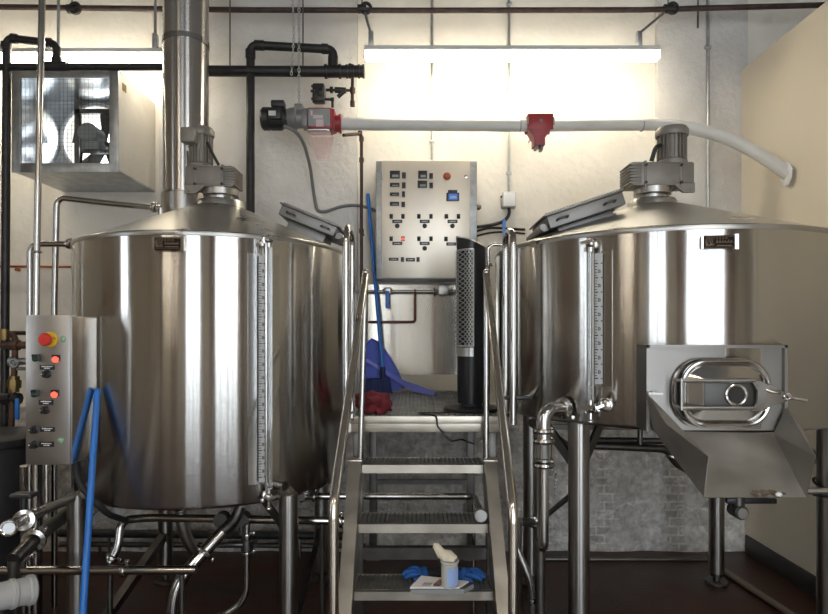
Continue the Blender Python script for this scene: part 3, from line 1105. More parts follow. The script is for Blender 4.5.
for fr_, bk_, zt in ((V((-.315, 2.78, 1.15)), V((-.308, 2.97, 1.15)), 2.07), (V((.454, 2.75, 1.15)), V((.4455, 2.93, 1.15)), 2.05)):
    up_ = V((0, 0, zt - 1.15))
    m = MB().tube([fr_, fr_ + up_, bk_ + up_, bk_], .0165, .085, 18)
    gr_ = m.build('guard_rail', M_steel, plat, angle=60)
    m = MB().tube([fr_ + V((0, 0, .03)), bk_ + V((0, 0, .03))], .009, seg=10)
    m.tube([bk_ + V((0, 0, .03)), V((bk_.x, PY0 + .004, PZ - .02))], .009, seg=10)
    m.build('rail_bracket', M_steel, gr_)

# ------------------------------------------------------------------ on the platform
# tower fan
TF = (.314, 3.285)
fan = thing('tower_fan', 'tall black tower fan with a silver grille on the steel platform', 'fan', (*TF, PZ))
m = MB().lathe([(0, 0), (.150, 0), (.155, .008), (.150, .016), (.06, .026), (.055, .04), (0, .04)], (*TF, PZ + .001), seg=48)
m.build('base', M_black, fan)


def fan_section(w, d, z, cx=TF[0], cy=TF[1], rot=-.86):
    out = []
    for k in range(28):
        a = 2 * PI * k / 28
        c, s = math.cos(a), math.sin(a)
        u = w * (abs(c) ** .6) * (1 if c > 0 else -1)
        v = d * (abs(s) ** .6) * (1 if s > 0 else -1)
        out.append(V((cx + u * math.cos(rot) - v * math.sin(rot), cy + u * math.sin(rot) + v * math.cos(rot), z)))
    return out


def loft(mb, secs):
    rows = [[mb.bm.verts.new(p) for p in s] for s in secs]
    for a, b in zip(rows, rows[1:]):
        for k in range(len(a)):
            j = (k + 1) % len(a)
            mb.bm.faces.new((a[k], a[j], b[j], b[k]))
    mb.bm.faces.new(list(reversed(rows[0])))
    mb.bm.faces.new(rows[-1])
    return mb


m = MB()
loft(m, [fan_section(.064, .066, PZ + .04), fan_section(.066, .068, PZ + .10), fan_section(.068, .070, 1.9), fan_section(.068, .070, 2.035)])
m.build('column', M_black, fan, angle=50)
top = MB()
ts = []
for zoff, sc in ((0, 1.03), (.028, 1.03), (.036, .96)):
    sec = fan_section(.068 * sc, .070 * sc, 2.035 + zoff)
    for p in sec:
        p.z += -.36 * (p.x - TF[0]) if zoff else 0
    ts.append(sec)
loft(top, ts[:2])
top.build('control_band', M_black, fan, angle=50)
top = MB()
loft(top, [[p + V((0, 0, .0005)) for p in ts[1]], ts[2]])
top.build('control_top', mat('fan_top_silver', (.50, .47, .43), .35, .3), fan, angle=50)
# grille: curved silver sheet with a lattice, on the face turned towards the kettle
gl = MB()
rot = -.86


def fpt(u, v, z):
    return V((TF[0] + u * math.cos(rot) - v * math.sin(rot), TF[1] + u * math.sin(rot) + v * math.cos(rot), z))


zg0, zg1 = 1.50, 2.02
def gpt(q, z, off=0.0):
    # q 0..1 sweeps across the front-facing corner
    a = PI * 1.10 + (PI * .72) * q
    c, s = math.cos(a), math.sin(a)
    u = (.0695 + off) * (abs(c) ** .6) * (1 if c > 0 else -1)
    v = (.0715 + off) * (abs(s) ** .6) * (1 if s > 0 else -1)
    return fpt(u, v, z)
for k in range(20):
    a0 = zg0 + (zg1 - zg0) * k / 20
    for n_ in range(7):
        q0 = n_ / 7
        gl.tube([gpt(q0, a0), gpt(q0 + 1 / 14, a0 + .013, .002), gpt(q0 + 1 / 7, a0 + .026)], .0022, seg=5)
        gl.tube([gpt(q0, a0 + .026), gpt(q0 + 1 / 14, a0 + .013, .004), gpt(q0 + 1 / 7, a0)], .0022, seg=5)
gl.tube([gpt(k / 8, zg1) for k in range(9)] + [gpt(1, zg0 + (zg1 - zg0) * (1 - k / 8)) for k in range(9)] + [gpt(1 - k / 8, zg0) for k in range(9)] + [gpt(0, zg0 + (zg1 - zg0) * k / 8) for k in range(8)], .005, seg=6, closed=True)
gl.build('grille', mat('grille_silver', (.62, .62, .60), .35, .7), fan)
pb = MB()
loft(pb, [[gpt(k / 10, z, .0015) for k in range(11)] + [gpt(1 - k / 10, z, -.004) for k in range(11)] for z in (zg0 - .055, zg0 - .008)])
pb.build('grille_base_strip', mat('grille_silver', (0, 0, 0)), fan)
cdm = MB().tube([(.25, 3.19, PZ + .006), (.12, 3.12, PZ + .006), (.02, 3.13, PZ + .006), (.04, 3.05, PZ + .0085), (.09, 3.017, PZ + .0085), (.113, 3.010, PZ + .004), (.118, 3.010, PZ - .05), (.19, 3.0, PZ - .12), (.25, 3.14, PZ - .135), (.33, 3.3, .96)], .0042, .012, 8)
cdm.build('power_cord', M_blackmatt, fan)

# broom
br = thing('broom', 'blue-handled broom leaning on the wall beside the control cabinet', 'broom', at(383, 380, 4.24))
b0, b1 = at(383, 374, 4.24), at(368, 195, 4.36)
MB().tube([b0, b1], .0135, seg=16).ball(b1, .0137).build('handle', M_blue, br, angle=60)
hx = (at(364, 390, 4.24).x, at(392, 390, 4.24).x)
m = MB()
zb_ = PZ + .002
m.prism([(hx[0], 4.19, zb_), (hx[1] + .004, 4.19, zb_), (hx[1] - .01, 4.195, zb_ + .08), (hx[0] + .02, 4.195, zb_ + .085)], (0, .06, 0))
m.build('bristles', M_navy, br)
m = MB().box((hx[0] + .02, 4.20, zb_ + .08), (hx[1] - .012, 4.25, zb_ + .105), .006).cyl(b0 - (b1 - b0).normalized() * .03, b0 + (b1 - b0).normalized() * .05, .019, seg=16)
m.build('head_block', M_navy, br)
# dustpan: pan stood on edge against the wall, perforated handle sloping to the deck
dp = thing('dustpan', 'blue dustpan propped behind the broom with its slotted handle lying on the deck', 'dustpan', (-.12, 4.25, PZ))
DY = 4.334
out = [at(px, py, DY) for px, py in ((362, 356), (366, 345), (371, 339), (377, 342), (384, 350), (391, 361), (397, 372), (402, 381), (404, 388), (398, 391), (370, 391), (362, 388))]
for p in out:
    p.z = max(p.z, PZ + .003)
    p.y = DY + (p.z - PZ) * .10
m = MB()
n_ = (out[3] - out[0]).cross(out[8] - out[0]).normalized()
m.prism(out, n_ * .005)
pan = m.build('pan', M_bluepan, dp)
m = MB().tube(out[1:9], .007, seg=8)
m.build('pan_rim', M_bluepan, pan)
m = MB()
hc = [at(366, 360, 4.325), at(386, 372.5, 4.32), at(405, 384, 4.27), at(416, 388.5, 4.13), at(435, 395.5, 4.05)]
for i, p in enumerate(hc):
    p.z = max(p.z, PZ + .006)
wid = [.012, .013, .02, .027, .018]
up = V((0, -.35, 1)).normalized()
rows = []
for i, p in enumerate(hc):
    d = (hc[min(i + 1, 4)] - hc[max(i - 1, 0)]).normalized()
    sd = d.cross(V((0, -1, .35)).normalized()).normalized()
    nn = d.cross(sd).normalized()
    rows.append([p + sd * wid[i] + nn * .005, p - sd * wid[i] + nn * .005, p - sd * wid[i] - nn * .005, p + sd * wid[i] - nn * .005])
rows = [[V((q.x, q.y, max(q.z, PZ + .002))) for q in r] for r in rows]
loft(m, rows)
hd_ = m.build('handle', M_bluelight, dp, angle=50)
m = MB()
for k in range(4):
    a_, b_ = hc[2].lerp(hc[4], .10 + k * .2), hc[2].lerp(hc[4], .22 + k * .2)
    for s_ in (-1, 1):
        if (k + (s_ > 0)) % 2:
            continue
        o_ = V((0, 0, .0105 + s_ * .005)) + V((0, -.010, 0))
        m.bar(a_ + o_, b_ + o_, .006, .003)
m.build('handle_slot', M_blackmatt, hd_)
# red cloth
m = MB()
m.ball((-.225, 3.15, PZ + .05), .066, (1.35, .95, .85), 48, .55, 1.4, 2)
m.ball((-.175, 3.13, PZ + .035), .05, (1.1, .9, .9), 40, .5, 1.7, 5)
for v in m.bm.verts:
    k = abs(noise.noise(v.co * 17)) * .022 + noise.noise(v.co * 48) * .006
    v.co += V((k, k * .5, k))
    v.co.z = max(v.co.z, PZ + .001)
tag(m.build('cleaning_cloth', M_cloth, base=(-.23, 3.13, PZ)), 'crumpled dark red cloth on the platform edge beside the handrail', 'cloth')
# ------------------------------------------------------------------ on the third tread
TZ = .4515
fl, frr, brr, bl = onz(410, 590, TZ + .02), onz(460, 596, TZ + .02), onz(470, 583, TZ + .02), onz(424, 575.5, TZ + .02)
for p in (fl, frr):
    p.y = max(p.y, 2.562)
bd = thing('binder', 'grey folder underneath the magazine on the lower stair tread', 'folder', (.1, 2.65, TZ))
def slab(q, z0, z1, grow=0.0):
    c = (q[0] + q[1] + q[2] + q[3]) / 4
    m = MB()
    m.prism([V(((p.x - c.x) * (1 + grow) + c.x, (p.y - c.y) * (1 + grow) + c.y, z0)) for p in q], (0, 0, z1 - z0))
    return m
q = [fl, frr, brr, bl]
bl, brr = bl.lerp(fl, .2), brr.lerp(frr, .12)
q = [fl, frr, brr, bl]
q2 = [fl + V((.004, 0, 0)), frr + V((.022, .004, 0)), brr + V((.022, 0, 0)), bl]
slab(q2, TZ + .001, TZ + .022).build('pages', M_greyplate, bd)
slab(q2, TZ + .022, TZ + .0245, .02).build('cover', mat('charcoal_card', (.05, .05, .05), .6), bd)
mg = thing('magazine', 'white printed magazine lying on a grey folder on the lower stair tread', 'magazine', (.1, 2.65, TZ + .026))
slab(q, TZ + .0252, TZ + .0325).build('pages', M_paper, mg)
def inq(u, v, z):
    a, b = fl.lerp(frr, u), bl.lerp(brr, u)
    p = a.lerp(b, v)
    return V((p.x, p.y, z))
m = MB().prism([inq(.42, .22, TZ + .0326), inq(.66, .2, TZ + .0326), inq(.66, .85, TZ + .0326), inq(.42, .85, TZ + .0326)], (0, 0, .0008))
m.build('cover_photo', M_print, mg)
m = MB()
for v_ in (.15, .26, .36):
    m.prism([inq(.20, v_, TZ + .0326), inq(.38, v_, TZ + .0326), inq(.38, v_ + .05, TZ + .0326), inq(.20, v_ + .05, TZ + .0326)], (0, 0, .0006))
m.prism([inq(.45, .08, TZ + .0326), inq(.58, .08, TZ + .0326), inq(.58, .24, TZ + .0326), inq(.45, .24, TZ + .0326)], (0, 0, .0012))
m.build('cover_text_lines', mat('print_grey', (.16, .10, .10), .6), mg)
# clear jar with a blue label
jc = onz(449.5, 586, TZ + .033)
jar = thing('jar', 'clear plastic jar with a pale blue label standing on the magazine', 'jar', jc)
jc = (jc.x, jc.y)
jz = TZ + .0335
m = MB().lathe([(0, 0), (.034, 0), (.036, .004), (.036, .10), (.040, .104), (.040, .112), (.037, .112), (.033, .10), (.033, .005), (0, .005)], (*jc, jz), seg=32)
m.build('body', mat('cloudy_plastic', (.85, .82, .74), .15, alpha=.5), jar)
lb = MB()
rows = []
for r_ in (.0368, .0376):
    for z_ in (jz + .012, jz + .086):
        rows.append([lb.bm.verts.new((jc[0] + r_ * math.cos(a), jc[1] + r_ * math.sin(a), z_)) for a in [(-1.9 + 1.6 * k / 14) for k in range(15)]])
for k in range(14):
    a, b, c, d = rows
    lb.bm.faces.new((c[k], c[k + 1], d[k + 1], d[k]))
    lb.bm.faces.new((a[k], b[k], b[k + 1], a[k + 1]))
lb.build('label', M_bluelabel, jar)
# cream rag stuffed in the jar top
m = MB()
jt = V((*jc, jz + .118))
m.tube([jt + V((.010, 0, -.012)), jt + V((-.012, .0, .008)), jt + V((-.038, .004, .022)), jt + V((-.046, .006, .036)), jt + V((-.052, .006, .048))], .02, seg=16, radii=[.030, .032, .022, .017, .015]).ball(jt + V((-.053, .006, .048)), .0155)
for v in m.bm.verts:
    k = noise.noise(v.co * 40) * .007
    v.co += V((k, k, -k))
    v.co.z = max(v.co.z, jz + .1125)
tag(m.build('rag', M_cream, base=jt), 'twisted cream rag resting on top of the clear jar', 'rag')


def glove(name, label, wrist, tips_dir, palm_len, flip, seed, z0):
    """flat-lying knit glove: black coated palm and cuff, blue knit back and fingers"""
    rnd = random.Random(seed)
    t = thing(name, label, 'glove', (wrist[0], wrist[1], z0), 'blue and black work gloves')
    d = V((math.cos(tips_dir), math.sin(tips_dir), 0))
    s = V((-d.y, d.x, 0)) * flip
    w = V((wrist[0], wrist[1], z0))
    m = MB()
    for off, ln in ((-.033, .058), (-.011, .070), (.011, .066), (.032, .050)):
        a = w + d * palm_len + s * off + V((0, 0, .020))
        b = a + d * ln * .55 + s * off * .12 + V((0, 0, .006 + rnd.random() * .006))
        c = a + d * ln + s * off * .2 + V((0, 0, -.006))
        m.tube([a - d * .03, a, b, c], .0105, .02, 12, radii=None).ball(c, .0105)
    m.tube([w + d * palm_len * .35 - s * .03 + V((0, 0, .018)), w + d * palm_len * .75 - s * .062 + V((0, 0, .016)), w + d * (palm_len + .018) - s * .068 + V((0, 0, .014))], .0115, .02, 12).ball(w + d * (palm_len + .018) - s * .068 + V((0, 0, .014)), .0115)
    m.build('fingers', M_blueglove, t, angle=60)
    m = MB().ball(w + d * palm_len * .55 + V((0, 0, .0205)), .05, (1, 1, .36), 28, .18, 2.2, seed)
    for v in m.bm.verts:
        q = v.co - w
        v.co = w + d * (palm_len * .55 + (q.dot(d) - palm_len * .55) * (palm_len / .078)) + s * (q.dot(s) * .95) + V((0, 0, q.z))
        v.co.z = max(v.co.z, z0 + .001)
    pm = m.build('hand_back', M_blueglove, t, angle=60)
    m = MB().tube([w - d * .052 + V((0, 0, .02)), w - d * .01 + V((0, 0, .021)), w + d * .03 + V((0, 0, .021))], .03, seg=24, radii=[.040, .034, .036])
    for v in m.bm.verts:
        v.co.z = z0 + .021 + (v.co.z - z0 - .021) * .48
    m.build('cuff', M_blackmatt, t, angle=60)
    m = MB().ball(w + d * (palm_len * .55 + .012) + V((0, 0, .014)), .062, (1.15, .92, .26), 24, .12, 2, seed)
    for v in m.bm.verts:
        v.co.z = max(v.co.z, z0 + .0005)
    m.build('coated_palm', M_blackmatt, t, angle=60)
    return t


glove('glove', 'blue and black work glove beside the jar, fingers towards the stair stringer', (.190, 2.752), -.22, .060, 1, 4, TZ + .001)
glove('glove', 'blue and black work glove behind the magazine, half hidden by the jar', (.075, 2.752), 3.16, .050, -1, 8, TZ + .001)


# ------------------------------------------------------------------ wall behind the platform
sp = thing('splash_panel', 'polished steel sheet fixed to the wall below the control cabinet', 'wall panel', (.0, 4.4, PZ))
sx0, sx1 = at(368, 0, 4.40).x, at(470, 0, 4.40).x
MB().box((sx0, 4.40, 1.27), (sx1, 4.408, 1.93)).build('sheet', M_splash, sp)
MB().box((sx0 - .0, 4.385, PZ + .004), (sx1 + .01, 4.408, 1.268), .003).build('base_strip', M_beige, sp)
sb = MB()
for x in (sx0 + .03, sx1 - .03):
    sb.box((x - .01, 4.408, 1.3), (x + .01, 4.4195, 1.9))
sb.build('batten', M_satin, sp)

CY = 4.17
cab = thing('control_cabinet', 'large steel control cabinet full of switches on the back wall', 'control panel', (.13, 4.3, 1.95))
cx0, cx1 = at(376, 0, CY).x, at(477, 0, CY).x
cz0, cz1 = zat(279, CY), zat(161, CY)
MB().box((cx0, CY, cz0), (cx1, BAY - .001, cz1), .004).build('cabinet_body', M_galv, cab)
dx0, dx1 = at(381.5, 0, CY - .02).x, at(470, 0, CY - .02).x
cd = MB().box((dx0, CY - .022, cz0 + .004), (dx1, CY - .0005, cz1 - .004), .004)
cdoor = cd.build('cabinet_door', mat('cabinet_door_steel', (.72, .65, .55), .42, .8, rough_var=.05, noise_scale=4, noise_amt=.06), cab)
DYF = CY - .022


def pp(px, py):      # on the door's face
    return at(px, py, DYF)


def c1(u, v):        # coordinates measured in the enlarged view of the upper door
    return 380 + u / 8.28, 165 + v / 8.28


def c2(u, v):
    return 380 + u / 8.28, 210 + v / 8.28


def rect(mb, x0, y0, x1, y1, d=.008, bev=0.0015):
    a, b = pp(x0, y1), pp(x1, y0)
    mb.box((a.x, DYF - d, a.z), (b.x, DYF, b.z), bev)


disp = [((82, 50), (165, 112)), ((82, 150), (162, 182)), ((82, 230), (158, 257)), ((82, 307), (158, 338)), ((316, 50), (390, 115)), ((312, 132), (390, 190))]
for a, b in disp:
    m = MB()
    rect(m, *c1(*a), *c1(*b), .012)
    d = m.build('display', M_black, cdoor)
    m = MB()
    h = b[1] - a[1]
    rect(m, *c1(a[0] + 20, a[1] + h * .55), *c1(b[0] - 12, b[1] - h * .15), .0135, 0)
    m.build('display_window', M_greyplate, d)
for a, b in (((182, 66), (214, 112)), ((182, 148), (212, 194)), ((182, 222), (207, 268)), ((178, 308), (207, 350)), ((408, 72), (438, 116)), ((408, 150), (438, 192))):
    m = MB()
    rect(m, *c1(*a), *c1(*b), .016)
    q = pp(*c1((a[0] + b[0]) / 2 + 4, b[1] - 10))
    m.cyl((q.x, DYF - .026, q.z), (q.x, DYF, q.z), .008, seg=12)
    m.build('selector_switch', M_black, cdoor)


def lamp_unit(px, py, lit=None):
    w = 1.7
    m = MB()
    rect(m, px - w, py - 2.4, px + w, py + 2.2, .010)
    o = m.build('pilot_lamp', M_black, cdoor)
    q = pp(px, py + .3)
    MB().lathe([(0, 0), (.009, 0), (.009, .006), (.005, .010), (0, .011)], (q.x, DYF - .010, q.z), (0, -1, 0), 14).build('lamp_lens', lit or M_greenlens, o)


def tagplate(px, py, w=5.0, h=1.6):
    m = MB()
    rect(m, px - w, py - h, px + w, py + h, .003, 0)
    o = m.build('label_plate', M_black, cdoor)
    m = MB()
    a, b = pp(px - w * .6, py + .35), pp(px + w * .6, py - .35)
    rnd = random.Random(int(px * 7 + py))
    x = a.x
    while x < b.x:
        l = .003 + rnd.random() * .006
        m.box((x, DYF - .0036, a.z), (min(b.x, x + l), DYF - .003, b.z))
        x += l + .0025
    m.build('label_writing', M_scale, o)


def knob(px, py):
    q = pp(px, py)
    m = MB().lathe([(0, 0), (.016, 0), (.016, .006), (.012, .010), (.012, .022), (0, .022)], (q.x, DYF, q.z), (0, -1, 0), 18)
    m.box((q.x - .003, DYF - .026, q.z - .012), (q.x + .003, DYF - .02, q.z + .012), .001)
    m.build('selector_knob', M_black, cdoor)


for row, (lx_, ly_, ty_, ky_) in ((0, (93, 55, 95, 132)), (1, (93, 240, 277, 318))):
    for col_, (l0, l1, tx) in enumerate(((93, 190, 143), (322, 422, 370), (550, 650, 600))):
        if row == 1 and col_ == 2:
            lamp_unit(*c2(546, 242))
            lamp_unit(*c2(645, 238), M_reddark)
            tagplate(*c2(590, 282))
            continue
        lamp_unit(*c2(l0, ly_))
        lamp_unit(*c2(l1, ly_), M_redlens if (row, col_) == (1, 0) else M_greenlens)
        tagplate(*c2(tx, ty_))
        if not (row == 1 and col_ == 0):
            knob(*c2(tx, ky_))
tagplate(*c2(113, 408), 4.8, 1.5)
tagplate(*c2(252, 412), 4.6, 1.8)
for u in (186, 315):
    m = MB()
    x, y = c2(u, 412)
    rect(m, x - 1.6, y - 2.4, x + 1.6, y + 2.2, .014)
    m.build('selector_switch', M_black, cdoor)
q = pp(*c1(555, 95))
m = MB().lathe([(0, 0), (.027, 0), (.027, .004), (.02, .006), (.02, .02), (.016, .024), (0, .024)], (q.x, DYF, q.z), (0, -1, 0), 24)
m.bar((q.x, DYF - .028, q.z - .018), (q.x, DYF - .028, q.z + .018), .008, .008, up=(0, 1, 0))
m.build('main_switch', M_orange, cdoor)
m = MB()
rect(m, *c1(550, 232), *c1(655, 300), .012)
rect(m, *c1(563, 208), *c1(640, 236), .006)
o = m.build('touch_screen', M_black, cdoor)
m = MB()
rect(m, *c1(568, 242), *c1(640, 290), .0128, 0)
m.build('screen', M_bluelcd, o)
m = MB()
for k, (u0, u1) in enumerate(((585, 630), (580, 634))):
    rect(m, *c1(u0, 262 + k * 12), *c1(u1, 266 + k * 12), .0132, 0)
m.build('screen_text', M_scale, o)
for (u, v) in ((15, 98), (20, 820)):
    q = at(*c1(u, v), CY)
    MB().cyl((dx0 + .004, CY - .018, q.z - .03), (dx0 + .004, CY - .018, q.z + .03), .008, seg=12).build('door_hinge', M_galv, cdoor)
q = pp(*c1(711, 98))
MB().lathe([(0, 0), (.012, 0), (.012, .006), (0, .008)], (min(q.x, dx1 - .013), DYF, q.z), (0, -1, 0), 16).build('door_lock', M_steel, cdoor)
q = at(478, 207, 4.27)
m = MB().cyl((cx1, 4.27, q.z), (cx1 + .03, 4.27, q.z), .022, seg=18).cyl((cx1 + .03, 4.27, q.z), (cx1 + .04, 4.27, q.z), .014, seg=12)
m.build('cable_gland', M_darksteel, cab)

# conduits and the switch box
def conduit(name, label, px, pya, pyb, Y, r=.0095, cat='conduit', mtl=None, group=None, fit=()):
    m = MB()
    a, b = at(px, pya, Y), at(px, pyb, Y)
    x = b.x
    t = thing(name, label, cat, (x, Y, b.z), group)
    m.cyl((x, Y, a.z), (x, Y, b.z), r, seg=12)
    m.build('tube', mtl or M_galv, t)
    z = b.z + .12
    while z < a.z:
        MB().box((x - r * 1.9, Y - r * 1.15, z), (x + r * 1.9, Y + r * 1.3, z + .02), .003).build('pipe_strap', M_galv, t)
        z += .62
    return t


c = conduit('conduit', 'thin steel conduit dropping into the top of the control cabinet', 432, -40, 159.5, 4.40)
xx = at(432, 0, 4.40).x
MB().cyl((xx, 4.39, cz1 + .001), (xx, 4.39, cz1 + .055), .024, seg=16).build('hub', M_galv, c)
conduit('conduit', 'thin steel conduit dropping to the small grey switch box', 509, -40, 191, 4.40)
conduit('conduit', 'thin steel conduit on the bare wall behind the mash tun motor', 708, -30, 236, 4.355, .011)
tag(MB().cyl(at(698, -30, 4.36), at(698, 28, 4.36), .006, seg=8).build('hanger_rod', M_darksteel, base=at(698, 0, 4.36)), 'short thin rod hanging beside the conduit near the partition', 'rod')
sbx = thing('switch_box', 'small pale grey box on the wall to the side of the control cabinet', 'electrical box', at(509, 200, 4.36))
a, b = at(502.5, 207, 4.35), at(516, 192, 4.35)
MB().box((a.x, 4.345, a.z), (b.x, BAY - .002, b.z), .005).build('box', M_pump, sbx)
MB().box((a.x + .006, 4.340, a.z + .006), (b.x - .006, 4.3449, b.z - .006), .002).build('cover', M_white, sbx)
MB().cyl((a.x - .012, 4.37, b.z - .03), (a.x, 4.37, b.z - .03), .008, seg=10).build('side_knob', M_black, sbx)
cb = MB()
p0 = at(509, 208, 4.37)
cb.tube([p0, at(509.5, 214, 4.37), at(505, 221, 4.37), at(495, 224.5, 4.36), at(485, 226, 4.32), V((cx1 + .016, 4.28, zat(227, 4.28)))], .012, .05, 10)
tag(cb.build('cable', M_blackmatt, base=p0), 'thick black cable curving from the grey switch box into the cabinet side', 'cable')
cb = MB()
cb.tube([V((cx1 + .012, 4.30, zat(231, 4.30))), at(490, 227.5, 4.36), at(505, 228.5, 4.38), at(525, 229.5, 4.39)], .009, .05, 10)
tag(cb.build('cable', M_blackmatt, base=at(500, 228, 4.38)), 'upper of two black cables running level from the cabinet behind the tank', 'cable')
cb = MB()
cb.tube([V((cx1 + .010, 4.32, zat(236, 4.32))), at(490, 232.5, 4.37), at(505, 231.8, 4.385), at(525, 233.5, 4.39)], .007, .05, 10)
tag(cb.build('cable', M_blackmatt, base=at(500, 232, 4.38)), 'lower of two black cables running level from the cabinet behind the tank', 'cable')
tag(MB().box(at(502.5, 241, 4.345), at(505.5, 219, 4.350) + V((0, .004, 0))).build('strap', M_blue, base=at(504, 240, 4.35)), 'narrow blue strap hanging over the black cables beside the cabinet', 'strap')

# small water piping under the cabinet
wp = thing('water_pipe', 'thin steel water pipe with valves running under the control cabinet', 'pipe', at(410, 291, 4.33))
WPY = 4.33
MB().tube([at(345, 291.5, WPY), at(461, 291.5, WPY)], .011, seg=12).build('pipe', M_satin, wp)
m = MB()
for px in (352, 456):
    p = at(px, 291.5, WPY)
    m.cyl((p.x, WPY, p.z), (p.x, 4.399 if px > 368 else BAY - .002, p.z), .008, seg=8).torus((p.x, WPY, p.z), (1, 0, 0), .013, .004, 16, 6)
m.build('pipe_clip', M_satin, wp)
m = MB()
p = at(387.5, 291, WPY)
m.box(p + V((-.024, -.022, -.02)), p + V((.024, .022, .026)), .006).cyl(p + V((-.035, 0, 0)), p + V((.035, 0, 0)), .018, seg=8)
v_ = m.build('ball_valve', M_satin, wp)
MB().box(p + V((-.014, -.034, -.125)), p + V((.014, -.024, .0)), .006).build('valve_lever', M_blue, v_)
m = MB()
p = at(443, 291.5, WPY)
m.box(p + V((-.035, -.03, -.025)), p + V((.035, .03, .045)), .005).cyl(p + V((-.06, 0, 0)), p + V((.06, 0, 0)), .016, seg=8).cyl(p + V((0, 0, .04)), p + V((0, 0, .065)), .012, seg=12)
m.build('solenoid_valve', M_satin, wp)
m = MB()
for px in (434.5, 452):
    p = at(px, 292, WPY)
    m.cyl(p + V((-.004, 0, 0)), p + V((.004, 0, 0)), .028, seg=16)
m.build('flange', M_darksteel, wp)
p = at(415, 291.5, WPY)
m = MB().tube([p, at(415, 322, WPY), at(369, 322, WPY), V((at(369, 322, WPY).x, 4.398, zat(322, WPY)))], .0095, .02, 12)
m.torus(p, (1, 0, 0), .013, .006, 16, 8)
m.build('copper_branch', mat('old_copper', (.16, .075, .05), .4, .8), wp)

# ------------------------------------------------------------------ high on the wall
# iron vent pipes
OHY = 4.20
oh = thing('overhead_pipe', 'dark iron pipe running the whole width just below the ceiling', 'pipe', at(414, 9, OHY))
MB().tube([at(-260, 6, OHY), at(0, 7, OHY), at(250, 10, OHY), at(420, 10.5, OHY), at(640, 10, OHY), at(828, 5, OHY), at(1180, 0, OHY)], .0185, seg=14).build('pipe', M_pipe_brown, oh)
for px, w in ((72, 5), (362, 4.5), (668, 4.5)):
    m = MB()
    p = at(px, 9, OHY)
    m.cyl(p + V((-.03, 0, 0)), p + V((.03, 0, 0)), .03, seg=16)
    m.torus(p + V((.028, -.01, .0)), (0, 1, .1), .034, .012, 20, 8)
    m.build('pipe_coupling', M_pipe_black, oh)
for px in (-200, 72, 362, 668, 900):
    p = at(px, 9, OHY)
    MB().cyl(p, V((p.x, OHY, CEIL)), .005, seg=8).build('hanger_rod', M_darksteel, oh)

vp = thing('vent_pipe', 'thick black iron pipe run ending in a grooved cap above the auger motor', 'pipe', at(300, 72, 4.1))
VY = 4.10
MB().tube([at(186, 71, VY), at(336, 71.5, VY)], .036, seg=20).build('pipe', M_pipe_black, vp)
p = at(333, 71.5, VY)
m = MB()
m.cyl(at(325, 71.5, VY), at(341, 71.5, VY), .041, seg=20).cyl(p, at(333, 61, VY), .034, seg=20)
for px in (326, 340):
    m.cyl(at(px - 1.2, 71.5, VY), at(px + 1.2, 71.5, VY), .048, seg=20)
m.cyl(at(341, 71.5, VY), at(363, 71.5, VY), .040, seg=20)
for px in (347, 353, 359, 363.5):
    m.cyl(at(px - 1, 71.5, VY), at(px + 1, 71.5, VY), .046, seg=20)
m.cyl(at(350, 78, VY), at(350, 64, VY) , .012, seg=8)
m.build('grooved_coupling', M_pipe_black, vp)
m = MB().tube([V((at(250.5, 0, VY).x, PIL - .002, 1.9)), V((at(250.5, 0, VY).x, VY, 1.9)), at(250.5, 45, VY), at(334, 49.5, VY), at(333, 64, VY)], .0285, .05, 18)
m.build('riser', M_pipe_black, vp)
for a_, b_ in (((250.5, 58), (250.5, 50)), ((255, 45.2), (264, 45.6)), ((322, 48.8), (328, 49.1)), ((333, 56), (333, 61))):
    MB().cyl(at(*a_, VY), at(*b_, VY), .034, seg=18).build('elbow_collar', M_pipe_black, vp)
for px in (230, 303):
    p = at(px, 71.5, VY)
    MB().cyl(p, V((p.x, VY, CEIL)), .005, seg=8).build('hanger_rod', M_darksteel, vp)
vl = thing('vent_pipe', 'thinner black iron pipe run with a looped riser above the exhaust fan', 'pipe', at(60, 67, 3.78))
VL = 3.78
MB().tube([at(-200, 67, VL), at(168, 67, VL)], .0225, seg=16).build('pipe', M_pipe_black, vl)
m = MB().tube([at(4.5, 420, VL), at(7, 38, VL), at(57, 44, VL), at(57, 64, VL)], .0245, .045, 16)
m.build('riser', M_pipe_black, vl)
MB().cyl(at(46, 66.5, VL), at(68, 66.5, VL), .031, seg=18).cyl(at(57, 58, VL), at(57, 64, VL), .032, seg=16).build('tee_fitting', M_pipe_black, vl)
for a_, b_ in (((6.3, 49), (6.5, 43)), ((12, 38.5), (17, 39.2)), ((45, 42.6), (51, 43.3))):
    MB().cyl(at(*a_, VL), at(*b_, VL), .031, seg=16).build('elbow_collar', M_pipe_black, vl)
p = at(58.5, 67, VL)
MB().cyl(p, V((p.x, VL, CEIL)), .009, seg=8).build('hanger_rod', M_galv, vl)
p = at(4.5, 420, VL)
MB().cyl(p, V((p.x, VL, 0)), .0245, seg=14).build('riser_foot', M_pipe_black, vl)

